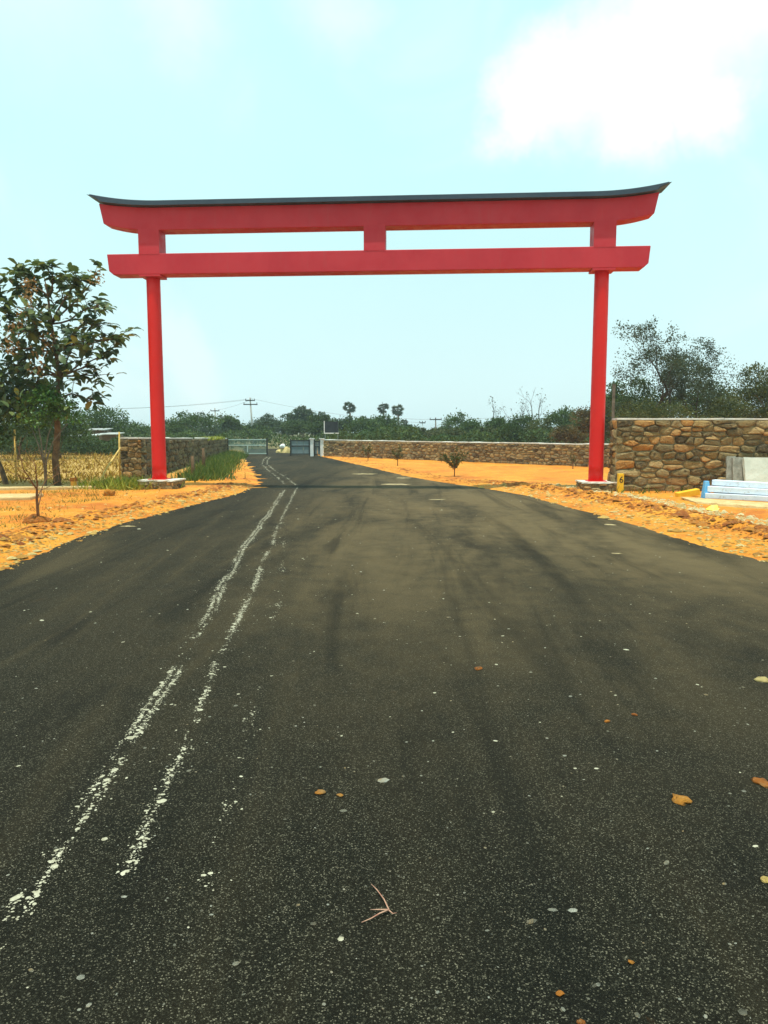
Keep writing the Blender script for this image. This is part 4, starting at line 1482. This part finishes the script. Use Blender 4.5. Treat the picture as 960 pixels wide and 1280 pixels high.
def digit(ch, size, parent, loc, rot, mt):
    cu = bpy.data.curves.new('digit', 'FONT')
    cu.body = ch
    cu.size = size
    cu.extrude = .003
    cu.align_x, cu.align_y = 'CENTER', 'CENTER'
    tmp = bpy.data.objects.new('digit_tmp', cu)
    COL.objects.link(tmp)
    bpy.context.view_layer.update()
    me = bpy.data.meshes.new_from_object(tmp.evaluated_get(bpy.context.evaluated_depsgraph_get()))
    bpy.data.objects.remove(tmp)
    me.materials.clear()
    return link('digit', me, mt, parent, loc, rot)


def marker(px, py, ytop, wpx, label, mt, ch=None, rz=0.0):
    g = G(px, py)
    h = EYE + ray(px, ytop).z * g.y
    wd = wpx / FPX * g.y
    t = thing('marker_post', label, 'marker post', (g.x, g.y, 0), rz)
    o = MB().box((0, 0, h / 2 - .1), (wd, wd * .8, h + .2)).obj('post', mt, t)
    bv = o.modifiers.new('edge', 'BEVEL')
    bv.width, bv.segments = .012, 2
    if ch:
        digit(ch, .25, t, (.0, -wd * .4 - .002, h - .17), (R(90), 0, 0), 'black_paint')
    else:
        MB().box((0, 0, h + .04), (wd * 1.15, wd, .10)).obj('cap', 'clod', t)
    return t


marker(775, 618, 592, 7.0, 'yellow plot marker post with a black 6 beside the right plinth', 'yellow_paint', '6', .08)
marker(92.5, 613, 601, 6.0, 'short orange marker post with a brown cap in the dry field', 'orange_paint')

# concrete slabs, planks and site leftovers in front of the tall wall
WY = wa.y


def slab(name, px0, px1, py_b, py_t, D, th, mt, label, lean, rz, group=None, cat='slab'):
    a, b_ = P(px0, py_b, D), P(px1, py_b, D)
    wd = b_.x - a.x
    h = (py_b - py_t) / FPX * D
    n = 6
    vs, fs = [], []
    rgx = np.random.default_rng(int(px0))
    for k in range(2):
        for j in range(n + 1):
            for i in range(n + 1):
                ed = i in (0, n) or j in (0, n)
                vs.append((wd * (i / n) + (rgx.normal(0, .007) if ed else 0), k * th + rgx.normal(0, .003), h * j / n + (rgx.normal(0, .007) if ed else 0)))
    m = (n + 1) ** 2
    for j in range(n):
        for i in range(n):
            q_ = j * (n + 1) + i
            fs.append((q_, q_ + 1, q_ + n + 2, q_ + n + 1))
            fs.append((m + q_, m + q_ + n + 1, m + q_ + n + 2, m + q_ + 1))
    rim = [i for i in range(n + 1)] + [j * (n + 1) + n for j in range(1, n + 1)] + [n * (n + 1) + i for i in range(n - 1, -1, -1)] + [j * (n + 1) for j in range(n - 1, 0, -1)]
    for q_ in range(len(rim)):
        a_, c_ = rim[q_], rim[(q_ + 1) % len(rim)]
        fs.append((a_, m + a_, m + c_, c_))
    o = MB().add(vs, fs).obj(name, mt, None, (a.x, D, max(a.z, 0)), (-lean, 0, rz))
    return tag(o, label, cat, group)


slab('stone_slab', 908, 919, 611, 570, WY - .46, .10, 'slab_grey', 'narrow rough grey slab leaning on the wall, outermost of the slabs', .18, R(-12), 'slabs leaning on the wall')
slab('stone_slab', 917, 935, 611, 571, WY - .62, .10, 'slab_grey', 'rough grey slab leaning between the narrow slab and the pale slab', .22, R(-6), 'slabs leaning on the wall')
slab('concrete_slab', 932.5, 990, 613, 571, WY - .84, .09, 'slab_pale', 'large smooth pale concrete slab leaning in front of the grey slabs', .22, R(1), 'slabs leaning on the wall')

# concrete strip carrying the planks
kb = MB()
k0, k1 = G(868, 632), G(1010, 643)
n = 26
top_f, top_b, bot_f = [], [], []
for i in range(n + 1):
    q_ = k0.lerp(k1, i / n)
    j = .05 * fbm(i * .5, 0, 1, 3, 4.4)
    top_f.append((q_.x, q_.y - .05 + j, .09 + .02 * fbm(i * .7, 5, 1, 2, 1)))
    top_b.append((q_.x + .1, q_.y + 1.15 + j, .11))
    bot_f.append((q_.x, q_.y - .12 + j * 1.5, -.05))
kb.add(bot_f + top_f + top_b, [(i, i + 1, n + 2 + i, n + 1 + i) for i in range(n)] + [(n + 1 + i, n + 2 + i, 2 * n + 3 + i, 2 * n + 2 + i) for i in range(n)] + [(0, n + 1, 2 * n + 2)])
tag(kb.obj('concrete_strip', 'pale_soil'), 'pale crumbling concrete strip under the stack of white planks', 'concrete strip')
ka, kc = G(884, 628), G(1010, 636)
pd = (kc - ka).normalized()
pz = Matrix.Rotation(math.atan2(pd.y, pd.x), 3, 'Z')
pn = Vector((-pd.y, pd.x, 0))
labs = ['long white plank, topmost of the stack by the tall wall', 'long white plank, front one at the bottom of the stack', 'long white plank, rear one at the bottom of the stack', 'long white plank lying second from the top of the stack']
for i, (dn, zc, sh, hgt, dep) in enumerate(((.16, .455, .04, .13, .20), (.02, .178, -.02, .13, .22), (.28, .178, .06, .13, .20), (.12, .316, 0, .135, .24))):
    c = ka + pd * (2.2 + sh) + pn * dn + Vector((0, 0, zc))
    o = MB().box((0, 0, 0), (4.4, dep, hgt)).obj('plank', 'plank_white', None, c, (0, (.012, -.004, 0, .006)[i], math.atan2(pd.y, pd.x) + (-.03, .012, -.008, .02)[i]))
    bv = o.modifiers.new('edge', 'BEVEL')
    bv.width, bv.segments = .012, 2
    tag(o, labs[i], 'plank', 'white planks')
# blue tapered block
g = G(878.5, 629)
bb = MB()
hb, w0, w1 = .42, .09, .05
bb.add([(-w0, -.09, 0), (w0, -.09, 0), (w0, .09, 0), (-w0, .09, 0), (-w1, -.05, hb), (w1, -.05, hb), (w1, .05, hb), (-w1, .05, hb)],
       [(3, 2, 1, 0), (4, 5, 6, 7), (0, 1, 5, 4), (1, 2, 6, 5), (2, 3, 7, 6), (3, 0, 4, 7)])
o = bb.obj('blue_block', 'blue_plastic', None, (g.x + .17, g.y + .25, .10), (0, 0, .05))
bv = o.modifiers.new('edge', 'BEVEL')
bv.width, bv.segments = .012, 2
tag(o, 'light blue tapered block standing at the end of the planks', 'block')
# toppled yellow post
g = G(861, 624)
o = MB().box((0, 0, 0), (.62, .16, .16)).obj('fallen_post', 'yellow_paint', None, (g.x, g.y + .1, .135), (.05, -.16, R(12)))
bv = o.modifiers.new('edge', 'BEVEL')
bv.width, bv.segments = .015, 2
tag(o, 'toppled yellow post lying left of the blue block', 'post')
g = G(889, 641)
v_ = [(x * .72, y_ * .8, z * .75) for x, y_, z in [(-.17, 0, .03), (.02, -.06, .0), (.20, -.04, .02), (.19, .05, .15), (.05, .10, .13), (-.06, .06, .09)]]
o = MB().add(v_ + [(x * .96, y_ + .02, z - .012) for x, y_, z in v_], [(0, 1, 5), (1, 4, 5), (1, 2, 3, 4), (11, 7, 6), (11, 10, 7), (10, 9, 8, 7)] + [(k, 6 + k, 6 + (k + 1) % 6, (k + 1) % 6) for k in range(6)]).obj('plastic_scrap', 'yellow_plastic', None, (g.x, g.y, zsoil(g.x, g.y) + .01))
tag(o, 'crumpled bright yellow plastic scrap on the soil before the concrete strip', 'scrap')
# pale slab strips on the left verge
for i, (p0, p1, dep, lab) in enumerate((((-40, 629), (38, 628), 1.1, 'pale flat concrete slab lying on the left verge before the field'), ((-60, 616), (120, 613.5), .35, 'low pale concrete kerb strip along the dry field'))):
    a, b_ = G(*p0), G(*p1)
    d_ = (b_ - a).normalized()
    o = MB().box((0, dep / 2, .03), ((b_ - a).length, dep, .18)).obj('concrete_strip', 'pale_soil', None, ((a.x + b_.x) / 2, (a.y + b_.y) / 2, .015), (0, 0, math.atan2(d_.y, d_.x)))
    bv = o.modifiers.new('edge', 'BEVEL')
    bv.width, bv.segments = .03, 2
    tag(o, lab, 'concrete strip')
# a broken stone by the left plinth
g = G(137, 622)
lump('broken_stone', 'clod', (g.x, g.y, zsoil(g.x, g.y) + .05), (.30, .22, .24), 6.1, None, 'angular reddish stone beside the lime-green weeds', 'stone', None, 2, .8)
# dark stakes before the mossy wall
for i, (px, py, yt) in enumerate(((232, 601, 570), (247, 591, 560))):
    g = G(px, py)
    h = EYE + ray(px, yt).z * g.y
    o = MB().tube([(0, 0, -.1), (.02, 0, h * .5), (0, 0, h)], [.07, .065, .05], 7).obj('wooden_stake', 'bark', None, g + n2 * .25, smooth=True)
    tag(o, ['thick dark wooden stake against the mossy wall close to the red column', 'dark wooden stake against the mossy wall, farther along the grass'][i], 'stake', 'stakes along the mossy wall')


# ------------------------------------------------------------------ far gate and its surroundings
def gate_leaf(name, px0, px1, yt, yb0, yb1, label, kind):
    a, b_ = G(px0, yb0), G(px1, yb1)
    d_ = b_ - a
    L_ = d_.length
    t = thing(name, label, 'gate', (a.x, a.y, 0), math.atan2(d_.y, d_.x), 'leaves of the far gate')
    h = EYE + ray((px0 + px1) / 2, yt).z * (a.y + b_.y) / 2
    rail = 'gate_pale' if kind == 'mesh' else 'dark_steel'
    for nm, z in (('top_rail', h - .03), ('middle_rail', h * .62), ('bottom_rail', .12)):
        MB().box((L_ / 2, 0, z), (L_, .05, .06)).obj(nm, rail, t)
    for x in (0, L_):
        MB().box((x, 0, h / 2 + .03), (.10, .10, h + .12)).obj('end_post', 'dark_steel', t)
    if kind == 'mesh':
        MB().box((L_ / 2, .0, h * .33), (.06, .06, h * .6)).obj('brace', 'gate_pale', t)
        m = MB()
        k = int(L_ / .055)
        for i in range(1, k):
            m.box((L_ * i / k, .02, h / 2 + .05), (.020, .012, h - .18))
        for i in range(1, 14):
            m.box((L_ / 2, .035, .12 + (h - .15) * i / 14), (L_ - .1, .010, .016))
        m.obj('wire_mesh', 'gate_green', t)['kind'] = 'stuff'
    else:
        n = max(2, round(L_ / .5))
        for i in range(n):
            MB().box((L_ * (i + .5) / n, .03, h / 2 + .05), (L_ / n - .02, .02, h - .16)).obj('panel', 'gate_sheet', t)
    return t


gate_leaf('mesh_gate', 285, 334, 549, 569, 569, 'wide pale green mesh gate leaf closing the far road', 'mesh')
gate_leaf('sheet_gate', 363.5, 387, 550, 569.5, 569.5, 'grey sheet-metal gate leaf swung beside the white posts', 'sheet')
gate_leaf('wicket_gate', 393, 400.5, 551, 570, 570, 'narrow wicket gate between the two white gate posts', 'sheet')
for i, px in enumerate((390, 402.5)):
    g = G(px, 570.3)
    h = EYE + ray(px, 549).z * g.y
    t = thing('gate_post', ['white gate post with flat cap next to the grey sheet gate', 'white gate post with flat cap at the end of the low wall'][i], 'gate post', g, group='white gate posts')
    MB().box((0, 0, h / 2), (.22, .22, h)).obj('shaft', 'white_post', t)
    MB().box((0, 0, h + .03), (.36, .36, .06)).obj('cap', 'white_post', t)
# dark board on posts behind the wall
D = 57.0
a, b_ = P(406, 541, D), P(422.5, 527, D)
bt = thing('notice_board', 'blank black board in a white frame on posts behind the low wall', 'board', ((a.x + b_.x) / 2, D, 0))
wd, hh, zc = b_.x - a.x, b_.z - a.z, (a.z + b_.z) / 2
MB().box((0, 0, zc), (wd, .05, hh)).obj('panel', 'board_black', bt)
MB().box((0, -.01, a.z - .03), (wd + .12, .06, .07)).obj('frame', 'white_post', bt)
MB().box((-wd / 2 - .035, -.012, zc), (.06, .06, hh + .1)).obj('frame', 'white_post', bt)
for s_ in (-1, 1):
    MB().box((s_ * (wd / 2 - .02), .06, (a.z + hh) / 2), (.07, .05, a.z + hh)).obj('post', 'gate_green', bt)
# heap with a white sack beyond the gate opening
g = G(354, 566)
hp = lump('soil_heap', 'pale_rubble', (g.x, g.y, 0), (1.1, .9, .9), 2.2, None, 'tan heap of rubble in the opening between the gate leaves', 'heap', None, 3, .6)
lump('white_sack', 'sack', (g.x - .02, g.y - .1, .50), (.5, .4, .45), 5.2, None, 'white sack lying on top of the tan rubble heap', 'sack', None, 3, .4)
# low sheds beyond the dry field
for i, (px0, px1, yt, D, lab) in enumerate(((86, 122, 544, 58, 'low open shed with pale sheet roof beyond the dry field'), (110, 134, 536.5, 63, 'taller small shed with flat grey roof behind the low shed'), (123, 149, 542, 62, 'low lean-to with dark front and pale roof edge beside the sheds'))):
    a, b_ = P(px0, yt, D), P(px1, yt, D)
    wd = b_.x - a.x
    t = thing('shed', lab, 'shed', ((a.x + b_.x) / 2, D, 0), group='sheds beyond the field')
    MB().box((0, .6, a.z / 2 - .04), (wd * .94, 1.0, a.z - .1)).obj('wall', 'shed_wall', t)
    MB().box((0, .4, a.z), (wd, 2.0, .07), Matrix.Rotation(.06, 3, 'X')).obj('roof', 'roof_sheet', t)
    for s_ in (-1, 1):
        MB().tube([(s_ * wd * .45, -.4, 0), (s_ * wd * .45, -.4, a.z - .05)], .04, 6).obj('post', 'bark_grey', t)


# utility poles and wires
def pole(px, ytop, pxb, D, arms, label, r=.11, mt='concrete_pole'):
    b0 = Vector((ray(pxb, 548).x * D, D, 0))
    tp = P(px, ytop, D)
    t = thing('utility_pole', label, 'utility pole', b0, group='utility poles')
    v = tp - b0
    MB().tube([Vector((0, 0, -.1)), v * .5, v], [r * 1.2, r, r * .75], 8).obj('shaft', mt, t, smooth=True)
    for fr, wd in arms:
        c = v * fr
        MB().box(c + Vector((0, -.05, 0)), (wd, .10, .12)).obj('crossarm', 'dark_steel', t)
        for s_ in (-.92, 0, .92):
            MB().tube([c + Vector((s_ * wd / 2, -.05, .06)), c + Vector((s_ * wd / 2, -.05, .22))], .045, 6).obj('insulator', 'dark_steel', t)
    return t, v, b0


pa = pole(312.5, 497, 317, 92, ((.94, 1.15), (.86, 1.7)), 'tall utility pole with two crossarms behind the mesh gate')
pb = pole(268.5, 510, 271.5, 112, ((.92, 1.3),), 'shorter utility pole with one crossarm left of the tall pole')
pc = pole(544.5, 522, 545, 95, ((.93, 1.5),), 'dark utility pole with one crossarm among trees behind the low wall', .09, 'bark_grey')
pd_ = pole(528, 527, 528.5, 88, ((.95, .7),), 'thin pale pole among the trees behind the low wall', .05, 'white_post')


def wire(p, q_, sag, label):
    pts = []
    for i in range(17):
        t_ = i / 16
        c = p.lerp(q_, t_)
        c.z -= sag * 4 * t_ * (1 - t_)
        pts.append(c)
    o = MB().tube(pts, .012, 4).obj('power_line', 'wire')
    return tag(o, label, 'wire', 'power lines')


A1, A2 = pa[2] + pa[1] * .95, pb[2] + pb[1] * .93
for dx in (-.4, .4):
    wire(A1 + Vector((dx, -.05, .1)), P(130, 512, 92) + Vector((dx, 0, .1)), .25, 'thin power line running from the tall pole towards the broad-leaved tree')
wire(A2, A1, .15, 'thin power line between the tall pole and the shorter pole')
wire(A1 + Vector((0, -.05, .2)), pd_[2] + pd_[1] * .95, .4, 'thin power line from the tall pole to the thin pale pole')
wire(pc[2] + pc[1] * .95, P(505, 523, 96), .08, 'thin power line from the dark pole into the trees')
wire(pc[2] + pc[1] * .95, P(780, 505, 90), .5, 'thin power line from the dark pole towards the sparse trees')
# grey stake behind the tall wall
g = Vector((ray(765.5, 545).x * 27, 27, 0))
o = MB().box((0, 0, P(765, 480, 27).z / 2), (.085, .085, P(765, 480, 27).z)).obj('concrete_stake', 'bark_grey', None, g)
tag(o, 'grey concrete stake rising behind the end of the tall wall', 'stake')

# ------------------------------------------------------------------ the hazy air
hz = MB().box((0, 650, 5.3), (1410, 1710, 13.0)).obj('haze', None)
mh = bpy.data.materials.new('haze')
mh.use_nodes = True
for n_ in list(mh.node_tree.nodes):
    mh.node_tree.nodes.remove(n_)
hb_ = NB(mh.node_tree)
pv = hb_.n('ShaderNodeVolumePrincipled')
pv.inputs['Color'].default_value = (.86, .95, .97, 1)
pv.inputs['Density'].default_value = .0007
pv.inputs['Anisotropy'].default_value = .2
mo = hb_.n('ShaderNodeOutputMaterial')
mh.node_tree.links.new(pv.outputs[0], mo.inputs['Volume'])
hz.data.materials.append(mh)
tag(hz, 'thin pale haze in the air over the whole place', 'haze', kind='stuff')
